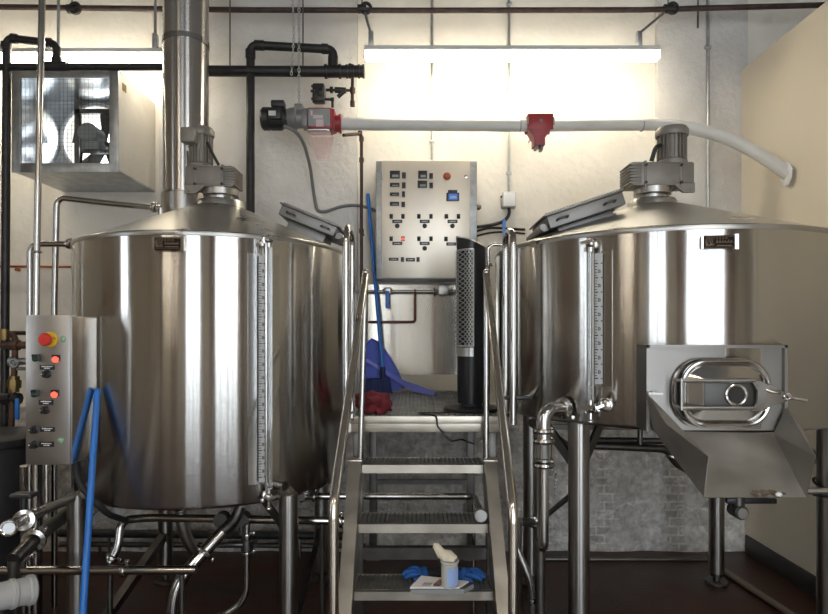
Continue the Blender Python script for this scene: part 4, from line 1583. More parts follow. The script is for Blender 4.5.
# steam trap set hanging on the vent pipe
stp = thing('steam_trap', 'black iron steam trap set with strainer under the grooved pipe end', 'valve', at(335, 95, VY))
m = MB()
m.cyl(at(352.5, 79, VY), at(352.5, 106, VY), .011, seg=12).cyl(at(352.5, 88, VY), at(352.5, 93, VY), .019, seg=10).cyl(at(352.5, 101, VY), at(352.5, 106.5, VY), .016, seg=10)
m.cyl(at(326, 90, VY), at(352, 90.5, VY), .010, seg=12)
m.build('nipple_pipe', M_pipe_brown, stp)
m = MB()
m.cyl(at(335, 90, VY), at(346, 90.5, VY), .020, seg=14).cyl(at(344, 91, VY), at(338, 97, VY), .017, .014, seg=14).cyl(at(330, 90, VY), at(333, 90, VY), .022, seg=6)
m.build('strainer', M_pipe_black, stp)
m = MB()
m.cyl(at(318.5, 94, VY), at(318.5, 94, VY) + V((.045, 0, 0)), .052, seg=24, bev=.01)
m.box(at(313, 103, VY) + V((0, -.04, 0)), at(325, 85, VY) + V((0, .04, 0)), .012)
for k in range(6):
    a = PI / 3 * k
    m.cyl(at(312, 94, VY) + V((0, .05 * math.cos(a), .05 * math.sin(a))), at(316, 94, VY) + V((0, .05 * math.cos(a), .05 * math.sin(a))), .009, seg=6)
m.build('trap_body', M_pipe_black, stp)
m = MB().tube([at(324, 99.5, VY), at(332.5, 99.5, VY), at(332.5, 107.3, VY)], .009, .02, 10).cyl(at(331, 99.5, VY), at(334, 99.5, VY), .014, seg=8)
m.build('drain_pipe', M_pipe_black, stp)

# auger: motor, gearbox, red intake housing, conveyor tube
AY = 4.05
AZ = 2.985
au = thing('auger_drive', 'black and red auger motor hung on a chain beside the vent pipe', 'motor', (-.8, AY, AZ))
X = lambda px: at(px, 0, AY).x
AZm = zat(119, AY)
m = MB()
m.lathe([(0, 0), (.066, 0), (.076, .012), (.076, .05), (.070, .056), (.070, .14), (.062, .15), (.062, .172), (0, .172)], (X(262), AY, AZm), (1, 0, 0), 32)
for k in range(16):
    a = 2 * PI * k / 16
    m.bar((X(262) + .06, AY + .071 * math.cos(a), AZm + .071 * math.sin(a)), (X(262) + .135, AY + .071 * math.cos(a), AZm + .071 * math.sin(a)), .004, .008, up=(0, math.cos(a), math.sin(a)))
mo = m.build('motor', M_black, au)
MB().box((X(272), AY - .045, AZm + .070), (X(285.5), AY + .03, AZm + .115), .010).build('capacitor_cover', M_black, mo)
MB().box((X(271), AY - .095, AZm - .03), (X(283.5), AY - .06, AZm + .045), .006).build('terminal_box', M_black, mo)
MB().box((X(272), AY - .097, AZm - .012), (X(279), AY - .0952, AZm + .02)).build('rating_plate', M_scale, mo)
m = MB()
m.lathe([(0, 0), (.066, 0), (.070, .01), (.074, .03), (.074, .05), (.062, .062), (.062, .10), (0, .10)], (X(288.5), AY, AZm), (1, 0, 0), 28)
m.box((X(295), AY - .03, AZm + .05), (X(303), AY + .03, AZm + .095), .006).box((X(303), AY - .055, AZm - .065), (X(309), AY + .055, AZm + .055), .006)
for k in range(6):
    a = PI / 3 * k + .3
    m.cyl((X(289) - .012, AY + .058 * math.cos(a), AZm + .058 * math.sin(a)), (X(289), AY + .058 * math.cos(a), AZm + .058 * math.sin(a)), .007, seg=6)
m.build('gear_reducer', mat('reducer_grey', (.20, .20, .195), .45, .3), au)
m = MB().box((X(309.5), AY - .07, AZm - .088), (X(332.5), AY + .07, AZm + .052), .006)
rb = m.build('intake_housing', M_red, au)
MB().box((X(310.2), AY - .076, AZm - .074), (X(331.5), AY - .0705, AZm + .042), .004).build('cover_plate', M_greyplate, rb)
m = MB()
for (a0, b0_, a1, b1_) in ((313, 115.0, 323, 118.4), (316, 119.4, 323.5, 126.5)):
    p0, p1 = at(a0, b1_, AY - .077), at(a1, b0_, AY - .077)
    m.box((p0.x, AY - .0775, p0.z), (p1.x, AY - .0762, p1.z))
m.box((X(312.5), AY - .0775, zat(119.5, AY)), (X(314.5), AY - .0762, zat(114.6, AY)))
m.build('warning_sticker', M_pink, rb)
m = MB()
m.prism([(X(332.4), AY - .06, AZm + .05), (X(335.5), AY - .055, AZm + .045), (X(335.5), AY - .055, AZ - .045), (X(332.4), AY - .06, AZm - .085)], (0, .12, 0))
m.cyl((X(335), AY, AZ), (X(339.5), AY, AZ), .056, seg=24).cyl((X(339.5), AY, AZ), (X(341.5), AY, AZ), .064, seg=24)
m.build('outlet_flange', M_red, rb)
m = MB()
m.cyl((X(310), AY - .078, AZm - .098), (X(329), AY - .078, AZm - .098), .007, seg=10)
m.box((X(309), AY - .08, AZm - .105), (X(331), AY + .0, AZm - .09), .002)
m.build('hinge_rod', M_steel, rb)
m = MB()
zA, zB = AZm - .106, AZm - .275
for (xa, xb, ya, yb, z) in ((X(310), X(333), AY - .06, AY + .06, zA), (X(317), X(328), AY - .03, AY + .03, zB)):
    pass
secs = []
for (xa, xb, ya, yb, z) in ((X(310), X(333), AY - .06, AY + .06, zA), (X(317), X(328), AY - .03, AY + .03, zB), (X(317) + .004, X(328) - .004, AY - .026, AY + .026, zB), (X(310) + .004, X(333) - .004, AY - .056, AY + .056, zA)):
    secs.append([m.bm.verts.new(p) for p in ((xa, ya, z), (xb, ya, z), (xb, yb, z), (xa, yb, z))])
for a_, b_ in zip(secs, secs[1:] + secs[:1]):
    for k in range(4):
        m.bm.faces.new((a_[k], a_[(k + 1) % 4], b_[(k + 1) % 4], b_[k]))
m.build('clear_boot', M_clearpink, au)
# conveyor tube
tb = thing('auger_tube', 'long pale grey plastic conveyor tube curving into the beige partition', 'tube', (.6, AY, AZ))
path = [V((X(342), AY, AZ)), V((.2, AY, AZ - .006)), V((.8, AY, AZ - .010)), V((1.40, AY, AZ - .004)), V((1.65, 4.045, 2.978)), V((1.90, 4.01, 2.93)), V((2.09, 3.955, 2.845)), V((2.25, 3.88, 2.715)), V((2.375, 3.80, 2.575))]
# smooth through the points
sm = []
for i in range(len(path) - 1):
    p_1, p0, p1, p2 = path[max(i - 1, 0)], path[i], path[i + 1], path[min(i + 2, len(path) - 1)]
    for k in range(6):
        t = k / 6
        sm.append(0.5 * ((2 * p0) + (p1 - p_1) * t + (2 * p_1 - 5 * p0 + 4 * p1 - p2) * t * t + (3 * p0 - p_1 - 3 * p1 + p2) * t ** 3))
sm.append(path[-1])
MB().tube(sm, .0415, seg=24).build('tube', M_pvc, tb, angle=60)
m = MB()
for xx in (X(520), X(642)):
    m.cyl((xx - .004, AY, AZ - .008), (xx + .004, AY, AZ - .008), .0435, seg=24)
m.build('joint_band', mat('band_grey', (.35, .34, .33), .5), tb)
d = (path[-1] - path[-2]).normalized()
m = MB().ball(path[-1] - d * .004 - V((.012, 0, 0)), .056, (.22, 1.05, 1.15), 24, .3, 3.0, 1)
for v in m.bm.verts:
    v.co.x = min(v.co.x, RW - .001)
m.build('foam_sealant', M_white, tb)
# red drop outlet on the tube
ro = thing('drop_outlet', 'dark red funnel-shaped outlet clamped under the conveyor tube', 'outlet', at(538.5, 130, AY))
m = MB()
xa, xb = X(526), X(551.5)
zt_ = AZ + .056
m.box((xa, AY - .058, AZ - .055), (xb, AY - .0455, AZ + .048), .004).box((xa, AY + .0455, AZ - .055), (xb, AY + .058, AZ + .048), .004).box((xa, AY - .058, AZ + .037), (xb, AY + .058, AZ + .050), .004)
m.prism([(xa, AY - .058, AZ - .025), (xb, AY - .058, AZ - .025), (X(549), AY - .058, AZ - .050), (X(543.5), AY - .05, zat(140, AY)), (X(543.5), AY - .05, zat(147, AY)), (X(533), AY - .05, zat(147, AY)), (X(533), AY - .05, zat(140, AY)), (X(528), AY - .058, AZ - .050)], (0, .012, 0))
m.prism([(X(528), AY - .05, AZ - .056), (X(549), AY - .05, AZ - .056), (X(543.5), AY - .045, zat(140, AY)), (X(543.5), AY - .045, zat(147, AY)), (X(533), AY - .045, zat(147, AY)), (X(533), AY - .045, zat(140, AY))], (0, .10, 0))
m.build('housing', M_red, ro)
MB().cyl((.845, AY + .057, AZ - .006), (.845, BAY - .001, AZ - .006), .008, seg=10).build('wall_bracket', M_galv, ro)
for xa_, xb_, py_ in ((534.5, 537, 150), (539.5, 542, 151)):
    MB().box((X(xa_), AY - .035, zat(py_, AY)), (X(xb_), AY + .03, zat(147, AY))).build('slide_gate', M_darksteel, ro)
MB().cyl((X(539), AY - .066, zat(124, AY)), (X(539), AY - .058, zat(124, AY)), .012, seg=12).build('cover_bolt', M_darksteel, ro)
m = MB()
for px in (526, 551.5):
    m.cyl((X(px), AY - .062, zat(121, AY)), (X(px), AY - .062, zat(128, AY)), .007, seg=10)
m.build('clamp_latch', M_steel, ro)
# chain
ch_ = MB()
for k in range(70):
    z = AZm + .105 + k * .0225
    if z > CEIL - .02:
        break
    a_ = PI / 2 * (k % 2)
    c_, s_ = math.cos(a_), math.sin(a_)
    xx, yy = X(299) + .0, AY
    pts = [V((xx + .0085 * math.cos(t) * c_, yy + .0085 * math.cos(t) * s_, z + .016 * math.sin(t))) for t in [2 * PI * j / 10 for j in range(10)]]
    ch_.tube(pts, .003, seg=5, closed=True)
tag(ch_.build('chain', M_galv, base=(X(299), AY, AZm + .1)), 'steel chain from the ceiling holding up the auger motor', 'chain')
ch_ = MB()
for k in range(80):
    z = AZm + .30 + k * .0225
    if z > CEIL - .02:
        break
    a_ = PI / 2 * (k % 2) + .5
    c_, s_ = math.cos(a_), math.sin(a_)
    xx, yy = X(292) + .015 * math.sin(k * .12), AY - .02
    pts = [V((xx + .0075 * math.cos(t) * c_, yy + .0075 * math.cos(t) * s_, z + .015 * math.sin(t))) for t in [2 * PI * j / 10 for j in range(10)]]
    ch_.tube(pts, .0027, seg=5, closed=True)
tag(ch_.build('chain', M_galv, base=(X(292), AY, AZm + .3)), 'loose steel chain end hanging beside the taut auger chain', 'chain')
# flexible cable and the brown drop pipe
cb = MB().tube([at(284, 126, AY - .10), at(296, 131, AY - .09), at(304, 143, AY + .0), at(310, 165, 4.2), at(314, 195, 4.33), at(317, 211, 4.34), at(325, 212, 4.34), at(345, 205, 4.345), at(362, 205.5, 4.385), V((cx0 - .004, 4.392, zat(208, 4.28)))], .0115, .06, 12)
tag(cb.build('flexible_conduit', M_grey, base=at(315, 200, 4.3)), 'grey flexible cable drooping from the auger motor to the control cabinet', 'cable')
m = MB().tube([at(343.5, 133, 4.07) + V((0, 0, -.015)), at(361.5, 133.5, 4.24), at(361.5, 284, 4.24), V((at(361.5, 284, 4.24).x, BAY - .002, zat(284, 4.24)))], .0115, .03, 12)
for (px, py) in ((360, 133.5), (361.5, 139), (361.5, 160), (361.5, 231)):
    m.cyl(at(px, py, 4.24) + V((0, 0, -.015)), at(px, py, 4.24) + V((0, 0, .015)), .017, seg=10)
m.cyl(at(361.5, 231, 4.24), V((at(361.5, 231, 4.24).x, BAY - .002, zat(231, 4.24))), .008, seg=8)
tag(m.build('drop_pipe', M_pipe_brown, base=at(361, 200, 4.24)), 'thin brown iron pipe dropping from the auger housing behind the handrail', 'pipe')

# fluorescent strips
def strip(label, xa, xb, Y, zb_, hangers):
    t = thing('strip_light', label, 'light', ((xa + xb) / 2, Y, zb_))
    MB().box((xa, Y - .042, zb_ + .050), (xb, Y + .042, zb_ + .082), .006).build('fixture_body', M_fixture, t)
    MB().box((xa + .004, Y - .038, zb_), (xb - .004, Y + .038, zb_ + .0495), .014, 3).build('diffuser', M_tube, t)
    MB().box((xa - .004, Y - .043, zb_ - .001), (xa + .003, Y + .043, zb_ + .083)).box((xb - .003, Y - .043, zb_ - .001), (xb + .004, Y + .043, zb_ + .083)).build('end_cap', M_fixture, t)
    for x, p1 in hangers:
        h = MB()
        h.box((x - .016, Y - .02, zb_ + .082), (x + .016, Y + .02, zb_ + .19), .003)
        h.cyl((x, Y, zb_ + .18), p1, .009, seg=10)
        h.build('hanger_arm', M_galv, t)
    return t


ST = 4.06
strip('long fluorescent strip light glowing above the control cabinet', at(365, 0, ST).x, at(658, 0, ST).x, ST, zat(60, ST), [(at(639, 0, ST).x, at(664, 13, OHY - .022)), (at(371, 0, ST).x, at(365, 13, OHY - .022))])
strip('fluorescent strip light glowing behind the flue above the exhaust fan', -3.9, at(172, 0, ST).x, ST, zat(62.5, ST), [(-3.5, V((-3.5, ST, CEIL))), (-1.75, V((-1.75, ST, CEIL)))])

# exhaust fan box through the wall
ef = thing('exhaust_fan', 'square exhaust fan box with wire mesh front high on the wall', 'fan', (-2.25, 4.15, FZ0))
EX0, EX1, EY = -2.585, -1.905, 3.87
EZ0, EZ1 = zat(172, EY), zat(70, EY)
m = MB()
th = .012
m.box((EX0, EY, EZ0), (EX0 + th, BAY - .001, EZ1)).box((EX0, EY, EZ1 - th), (EX1, BAY - .001, EZ1))
m.build('housing', mat('bright_galvanised', (.66, .68, .69), .22, 1), ef)
MB().box((EX1 - th, EY + .003, EZ0 + th), (EX1, BAY - .001, EZ1 - th)).build('side_panel', M_plast, ef)
MB().box((EX0 + th, EY + .003, EZ0), (EX1, BAY - .001, EZ0 + th)).build('bottom_panel', M_galv, ef)
m = MB()
fw = .055
m.box((EX0 - .004, EY - .012, EZ0 - .004), (EX0 + fw, EY, EZ1 + .004), .003).box((EX1 - fw, EY - .012, EZ0 - .004), (EX1 + .004, EY, EZ1 + .004), .003)
m.box((EX0 + fw - .003, EY - .012, EZ1 - fw), (EX1 - fw + .003, EY, EZ1 + .004), .003).box((EX0 + fw - .003, EY - .012, EZ0 - .004), (EX1 - fw + .003, EY, EZ0 + fw), .003)
m.build('front_frame', M_galv, ef)
m = MB()
x = EX0 + fw
while x < EX1 - fw:
    m.box((x, EY - .004, EZ0 + fw), (x + .0013, EY - .002, EZ1 - fw))
    x += .027
z = EZ0 + fw
while z < EZ1 - fw:
    m.box((EX0 + fw, EY - .002, z), (EX1 - fw, EY, z + .0013))
    z += .027
m.build('wire_mesh', M_darksteel, ef, flat=True)
# orifice plate with round opening
OC = V((-2.315, 4.40, 2.985))
m = MB()
N = 48
R_o = .247
bm = m.bm
inner = [bm.verts.new((OC.x + R_o * math.cos(2 * PI * k / N), 4.37, OC.z + R_o * math.sin(2 * PI * k / N))) for k in range(N)]
inner2 = [bm.verts.new((OC.x + R_o * math.cos(2 * PI * k / N), 4.41, OC.z + R_o * math.sin(2 * PI * k / N))) for k in range(N)]
def sq(a):
    c, s = math.cos(a), math.sin(a)
    k_ = 1 / max(abs(c) / .60, abs(s) / .50)
    return V((min(max(OC.x + c * k_, EX0 + th), EX1 - th), 4.37, min(max(OC.z + s * k_, EZ0 + th), EZ1 - th)))
outr = [bm.verts.new(sq(2 * PI * k / N)) for k in range(N)]
for k in range(N):
    j = (k + 1) % N
    bm.faces.new((inner[k], inner[j], outr[j], outr[k]))
    bm.faces.new((inner[j], inner[k], inner2[k], inner2[j]))
m.build('orifice_plate', M_galv, ef)
m = MB().torus((OC.x, 4.37, OC.z), (0, 1, 0), R_o + .004, .014, 48, 10)
m.build('orifice_ring', M_white, ef)
m = MB()
mc = V((-2.245, 4.16, 2.93))
m.cyl(mc + V((.02, -.09, .01)), mc + V((.02, .06, .01)), .066, seg=24, bev=.012).box(mc + V((-.02, -.08, -.105)), mc + V((.10, .05, -.05)), .006)
m.cyl(mc + V((0, .06, 0)), mc + V((0, .19, 0)), .014, seg=12)
m.build('fan_motor', M_greyplate, ef)
m = MB()
for k in range(5):
    a = 2 * PI * k / 5 + .3
    c_, s_ = math.cos(a), math.sin(a)
    hub = mc + V((0, .20, 0))
    d1, d2 = V((c_, 0, s_)), V((-s_, 0, c_))
    m.prism([hub + d1 * .03 - d2 * .02 + V((0, -.015, 0)), hub + d1 * .24 - d2 * .075 + V((0, -.02, 0)), hub + d1 * .245 + d2 * .05 + V((0, .015, 0)), hub + d1 * .03 + d2 * .025 + V((0, .012, 0))], (0, .004, 0))
m.cyl(mc + V((0, .18, 0)), mc + V((0, .215, 0)), .04, seg=18)
m.build('fan_blade', M_darksteel, ef)
m = MB()
m.bar((EX0 + .17, 4.33, EZ1 - .10), mc + V((-.06, 0, -.09)), .016, .03)
m.bar((EX0 + .16, 4.33, EZ0 + .02), mc + V((-.06, 0, -.10)), .016, .03)
m.bar(mc + V((-.06, 0, -.095)), (EX1 - .02, 4.20, mc.z - .095), .03, .02)
m.box((EX0 + .15, 4.30, EZ0 + .015), (EX0 + .185, 4.34, EZ1 - .015)).box((EX0 + .15, 4.30, EZ1 - .12), (EX1 - .013, 4.33, EZ1 - .09))
m.build('motor_bracket', M_darksteel, ef)
MB().box((EX1 + .0002, EY + .05, EZ1 - .11), (EX1 + .002, EY + .10, EZ1 - .06)).build('rating_plate', M_brass, ef)


# ------------------------------------------------------------------ beside the kettle
KY = 2.47
kx0, kx1 = at(25.5, 0, KY).x, at(70, 0, KY).x
kz0, kz1 = zat(465, KY), zat(315, KY)
kb = thing('kettle_control_box', 'small steel control box with a red stop button on the side of the kettle', 'control panel', ((kx0 + kx1) / 2, 2.6, kz0))
KBK = 2.678
M_box = mat('box_steel', (.42, .40, .38), .34, 1, rough_var=.05, noise_scale=6)
MB().box((kx0, KY, kz0), (kx1, KBK, kz1), .004).build('enclosure', M_box, kb)
MB().box((kx1 - .001, KY + .012, kz0 + .006), (kx1 + .002, KBK - .006, kz1 - .006)).build('side_cover', mat('mirror_steel', (.62, .60, .575), .10, 1), kb)
MB().box((kx0 + .003, KY - .003, kz0 + .004), (kx1 - .003, KY, kz1 - .004), .001).build('front_plate', M_box, kb)
KF = KY - .003


def kp(px, py):
    return at(px, py, KF)


q = kp(50.5, 339.5)
es = MB().lathe([(0, 0), (.032, 0), (.032, .006), (.028, .010), (0, .010)], q, (0, -1, 0), 28)
es = es.build('emergency_stop', M_yellow, kb)
q2_ = q + V((-.002, -.01, 0))
MB().lathe([(0, 0), (.014, 0), (.014, .016), (.026, .018), (.027, .026), (.022, .033), (0, .036)], q2_, (0, -1, 0), 24).build('stop_mushroom', M_estop, es)
m = MB()
for k in range(3):
    a = 2 * PI * k / 3
    m.bar(q + V((.029 * math.cos(a), -.0105, .029 * math.sin(a))), q + V((.022 * math.cos(a + .5), -.0105, .022 * math.sin(a + .5))), .003, .001, up=(0, 1, 0))
m.build('ring_arrows', M_red, es)
for (px, py) in ((63.5, 339), (61, 440.5)):
    q = kp(px, py)
    MB().lathe([(0, 0), (.012, 0), (.012, .004), (.008, .008), (.003, .010), (0, .010)], q, (0, -1, 0), 18).build('green_lamp', M_greenlit, kb)
for (px, py, lens) in ((37.5, 358.5, M_greenlens), (57.5, 359, M_redlens), (36.5, 394, M_greenlens), (56.5, 394, M_redlens)):
    q = kp(px, py)
    m = MB().box(q + V((-.013, -.012, -.010)), q + V((.013, 0, .018)), .002)
    m.box(q + V((-.013, -.018, .006)), q + V((-.006, -.010, .018))).box(q + V((.006, -.018, .006)), q + V((.013, -.010, .018)))
    o = m.build('pilot_lamp', M_black, kb)
    MB().lathe([(0, 0), (.012, 0), (.012, .008), (.007, .013), (0, .014)], q + V((0, -.010, -.001)), (0, -1, 0), 18).build('lamp_lens', lens, o)
for (px, py, side) in ((47.5, 374, 0), (46, 410, 0), (35, 429.5, 1), (35, 444.5, 1)):
    q = kp(px, py)
    m = MB().lathe([(0, 0), (.017, 0), (.017, .005), (.013, .008), (.013, .022), (0, .022)], q, (0, -1, 0), 20)
    m.box(q + V((-.004, -.030, -.013)), q + V((.004, -.02, .013)), .002)
    o = m.build('selector_knob', M_black, kb)
    MB().box(q + V((-.012, -.0235, -.0015)), q + V((-.004, -.0222, .003))).build('pointer_mark', M_white, o)
for (px, py, w, h) in ((47.5, 367.3, 7.4, 2.4), (46.5, 402.3, 7.2, 2.6), (47.8, 429.3, 7.2, 2.4), (47, 444.3, 7.2, 2.6)):
    a, b = kp(px - w, py + h), kp(px + w, py - h)
    o = MB().box((a.x, KF - .003, a.z), (b.x, KF, b.z)).build('label_plate', M_black, kb)
    m = MB()
    rnd = random.Random(int(px * 11 + py))
    for v_, frac in ((.32, .72), (.68, .40)):
        z_ = a.z + (b.z - a.z) * (1 - v_)
        x = (a.x + b.x) / 2 - (b.x - a.x) * frac / 2
        xe = (a.x + b.x) / 2 + (b.x - a.x) * frac / 2
        while x < xe:
            l = .002 + rnd.random() * .004
            m.box((x, KF - .0036, z_ - .0022), (min(x + l, xe), KF - .003, z_ + .0022))
            x += l + .0016
    m.build('label_writing', M_white, o)
m = MB().tube([(kx1 - .05, 2.60, kz0 + .002), (kx1 - .045, 2.60, kz0 - .10), (kx1 + .03, 2.62, kz0 - .20), (kx1 + .06, 2.66, kz0 - .26), (kx1 + .07, 2.80, kz0 - .33)], .014, .06, 12)
m.build('flexible_conduit', M_blackmatt, kb)

pb_ = thing('squeegee', 'blue pole with its head on the floor leaning on the small kettle control box', 'squeegee', (-1.27, 2.25, 0))
pt = V((kx1 + .0165, 2.652, 1.312))
pend = V((-1.272, 2.25, .05))
MB().tube([pt, pend], .0135, seg=18).ball(pt, .0136).build('handle', M_blue, pb_, angle=60)
m = MB().box((pend.x - .13, pend.y - .02, .028), (pend.x + .14, pend.y + .02, .06), .005)
m.cyl(pend, pend + (pt - pend).normalized() * .09, .02, seg=16)
m.build('head', M_black, pb_)
MB().box((pend.x - .135, pend.y - .006, .0), (pend.x + .145, pend.y + .006, .030)).build('blade', M_blackmatt, pb_)

# standing steel pipes
tp_ = thing('steel_pipe', 'tall thin steel pipe rising past the exhaust fan front', 'pipe', at(33, 400, 2.86))
MB().tube([at(43.5, -60, 2.90), at(37, 240, 2.86), at(36, 310, 2.86), V((at(36, 310, 2.86).x, 2.86, .0))], .015, .3, 16).build('pipe', M_steel, tp_, angle=60)
m = MB().torus(at(36.9, 252, 2.86), (0, 0, 1), .018, .005, 20, 8)
m.build('union_ring', M_steel, tp_)

tp2 = thing('steel_pipe', 'steel pipe bending from the kettle side clamp down behind the control box', 'pipe', at(31, 400, 2.8))
e_ = V((LC[0] - LR * .985, 3.10, 0))
Yk = 3.12
hit = LC[0] - math.sqrt(LR ** 2 - (Yk - LC[1]) ** 2)
zk = zat(244, Yk)
m = MB().tube([V((hit - .003, Yk, zk)), V((at(30, 244, Yk).x, Yk, zk)), V((at(30, 244, Yk).x, Yk, 1.02)), V((at(30, 244, Yk).x, Yk, 0))], .015, .05, 16)
m.build('pipe', M_steel, tp2, angle=60)
m = MB()
clamp(m, (hit - .035, Yk, zk), (1, 0, 0), .018)
m.build('tri_clamp', M_steel, tp2)

tp3 = thing('steel_pipe', 'thin steel pipe from the kettle cone bending down beside the kettle', 'pipe', at(55, 300, 3.45))
Y3 = 3.45
hx3 = at(161, 208, Y3)
m = MB().tube([hx3, at(115, 204, Y3), at(57, 197.5, Y3), at(54.5, 300, Y3), V((at(54.5, 300, Y3).x, Y3, 0))], .0165, .05, 14)
m.build('pipe', M_steel, tp3, angle=60)
m = MB()
clamp(m, at(154, 207.3, Y3), (at(161, 208, Y3) - at(115, 204, Y3)), .02)
r_k = math.hypot(hx3.x - LC[0], hx3.y - LC[1])
cz = 2.26 - .437 * (r_k - .13) + .010
m.cyl(hx3 - V((.0, 0, .0)), V((hx3.x, hx3.y, cz + .003)), .016, seg=12)
m.build('tri_clamp', M_steel, tp3)
# copper line on the wall
cl = MB().tube([at(-200, 266, 4.38), at(5, 266.3, 4.38), at(130, 267, 4.38)], .009, .02, 10)
p = at(16, 269.5, 4.38)
cl.cyl(p, (p.x, BAY - .002, p.z), .012, seg=10)
cl.cyl(at(16, 266.4, 4.38), (at(16, 266.4, 4.38).x, BAY - .001, at(16, 266.4, 4.38).z), .006, seg=8)
tag(cl.build('copper_pipe', M_copper, base=at(30, 266, 4.38)), 'thin copper pipe running level along the wall behind the kettle', 'pipe')
# gas and water valves by the wall
vc = thing('valve_manifold', 'cluster of rusty and brass pipe valves with a blue lever beside the control box', 'valve', at(15, 390, 3.9))
VM = 3.70
m = MB()
m.tube([at(-30, 330, VM), at(5, 332, VM), at(15.5, 336, VM), at(14.5, 372, VM), at(13.5, 380, VM), at(11, 436, VM), at(-40, 437, VM)], .018, .03, 12)
m.cyl(at(2, 345.5, VM), at(30, 345, VM), .024, seg=14).cyl(at(10, 345, VM), at(19, 345, VM), .034, seg=10)
m.build('iron_pipe', mat('rusty_brown', (.10, .055, .035), .6, .3, noise_amt=.4, noise_scale=25), vc)
m = MB()
m.cyl(at(14.2, 376, VM), at(13.8, 392, VM), .030, seg=14).cyl(at(14.2, 380, VM), at(14, 388, VM), .040, seg=8)
m.build('brass_union', M_brass, vc)
MB().cyl(at(4, 329, VM - .03), at(4, 340, VM - .03), .03, seg=10).build('brass_fitting', M_brass, vc)
m = MB()
m.cyl(at(10, 362, VM), at(30, 361, VM), .022, seg=12).cyl(at(10.5, 362, VM), at(17, 362, VM), .034, seg=10).cyl(at(12, 369, VM), at(30, 368.5, VM), .010, seg=10)
m.torus(at(14, 363, VM - .035), (0, 1, 0), .024, .007, 16, 6)
m.build('gate_valve', M_galv, vc)
m = MB()
m.cyl(at(-25, 399, VM), at(20, 398.5, VM), .024, seg=14).cyl(at(3, 399, VM), at(11, 399, VM), .036, seg=8).cyl(at(15, 398.7, VM - .0), at(20, 398.6, VM), .036, seg=8)
m.build('ball_valve', M_pipe_black, vc)
a_, b_ = at(14.5, 420, VM - .06), at(21, 398, VM - .04)
MB().box((a_.x, VM - .065, a_.z), (b_.x, VM - .045, b_.z), .009).build('valve_lever', M_blue, vc)
m = MB()
m.cyl(at(-30, 437, VM), V((at(-30, 437, VM).x, VM, 0)), .02, seg=12)
m.cyl(at(5, 333, VM), V((at(5, 333, VM).x, BAY - .001, at(5, 333, VM).z)), .014, seg=10)
m.build('pipe_support', M_pipe_brown, vc)

# dark drum at the edge
dr_ = thing('drum', 'dark plastic drum with faint white printing below the pipe valves', 'drum', (-2.315, 3.2, 0))
m = MB().lathe([(0, 0), (.27, 0), (.285, .02), (.285, .30), (.292, .315), (.285, .33), (.285, .60), (.292, .615), (.285, .63), (.285, .96), (.27, .985), (0, .985)], (-2.315, 3.2, .001), seg=48)
m.build('body', mat('drum_dark', (.016, .016, .018), .5), dr_)
m = MB().lathe([(.27, .985), (.298, .985), (.298, 1.02), (.27, 1.03), (0, 1.03)], (-2.315, 3.2, .001), seg=48)
m.build('lid', M_black, dr_)
m = MB()
rnd = random.Random(4)
for k in range(5):
    for j in range(6):
        if rnd.random() < .45:
            continue
        a = -1.05 + j * .045
        z_ = .93 - k * .035
        p0 = V((-2.315 + .2862 * math.cos(a), 3.2 + .2862 * math.sin(a), z_))
        p1 = V((-2.315 + .2862 * math.cos(a + .03), 3.2 + .2862 * math.sin(a + .03), z_))
        m.tube([p0, p0.lerp(p1, .5) + V((0, 0, .006)), p1], .0016, seg=5)
m.build('print_marks', mat('faint_white', (.35, .35, .35), .6), dr_)

# ---- piping under the kettle
def pipe_thing(name, label, pts, r, fil, clamps=(), m_=None, ends=(), cat='pipe', mounts=()):
    t = thing(name, label, cat, pts[0])
    MB().tube(pts, r, fil, 16).build('pipe', m_ or M_steel, t, angle=60)
    for p, ax in clamps:
        m = MB()
        clamp(m, p, ax, r * 1.08)
        m.build('tri_clamp', M_steel, t)
    return t


H1 = 2.66
p1 = pipe_thing('process_pipe', 'long level steel pipe low in front of the kettle legs', [at(-160, 571, H1), at(196, 570, H1)], .019, 0, [(at(124, 570.5, H1), (1, 0, 0))])
MB().cyl(at(24, 571, H1) + V((0, 0, -.015)), V((at(24, 571, H1).x, H1, 0)), .012, seg=12).build('support_leg', M_darksteel, p1)
MB().cyl(at(182, 571, H1) + V((0, 0, -.015)), V((at(182, 571, H1).x, H1, 0)), .012, seg=12).build('support_leg', M_darksteel, p1)
p2_ = pipe_thing('process_pipe', 'upright steel pipe standing below the small kettle control box', [at(24, 466, 2.55), at(24, 566, 2.63)], .0155, 0, [(at(24, 558, 2.624), (0, 0, 1))])
p3_ = MB().tube([V((at(46.5, 466, 2.62).x, 2.62, kz0 - .003)), V((at(46.5, 466, 2.62).x, 2.62, .76))], .011, seg=14).build('process_pipe', M_steel, base=V((at(46.5, 466, 2.62).x, 2.62, 0)))
tag(p3_, 'second thinner upright pipe below the small kettle control box', 'pipe')
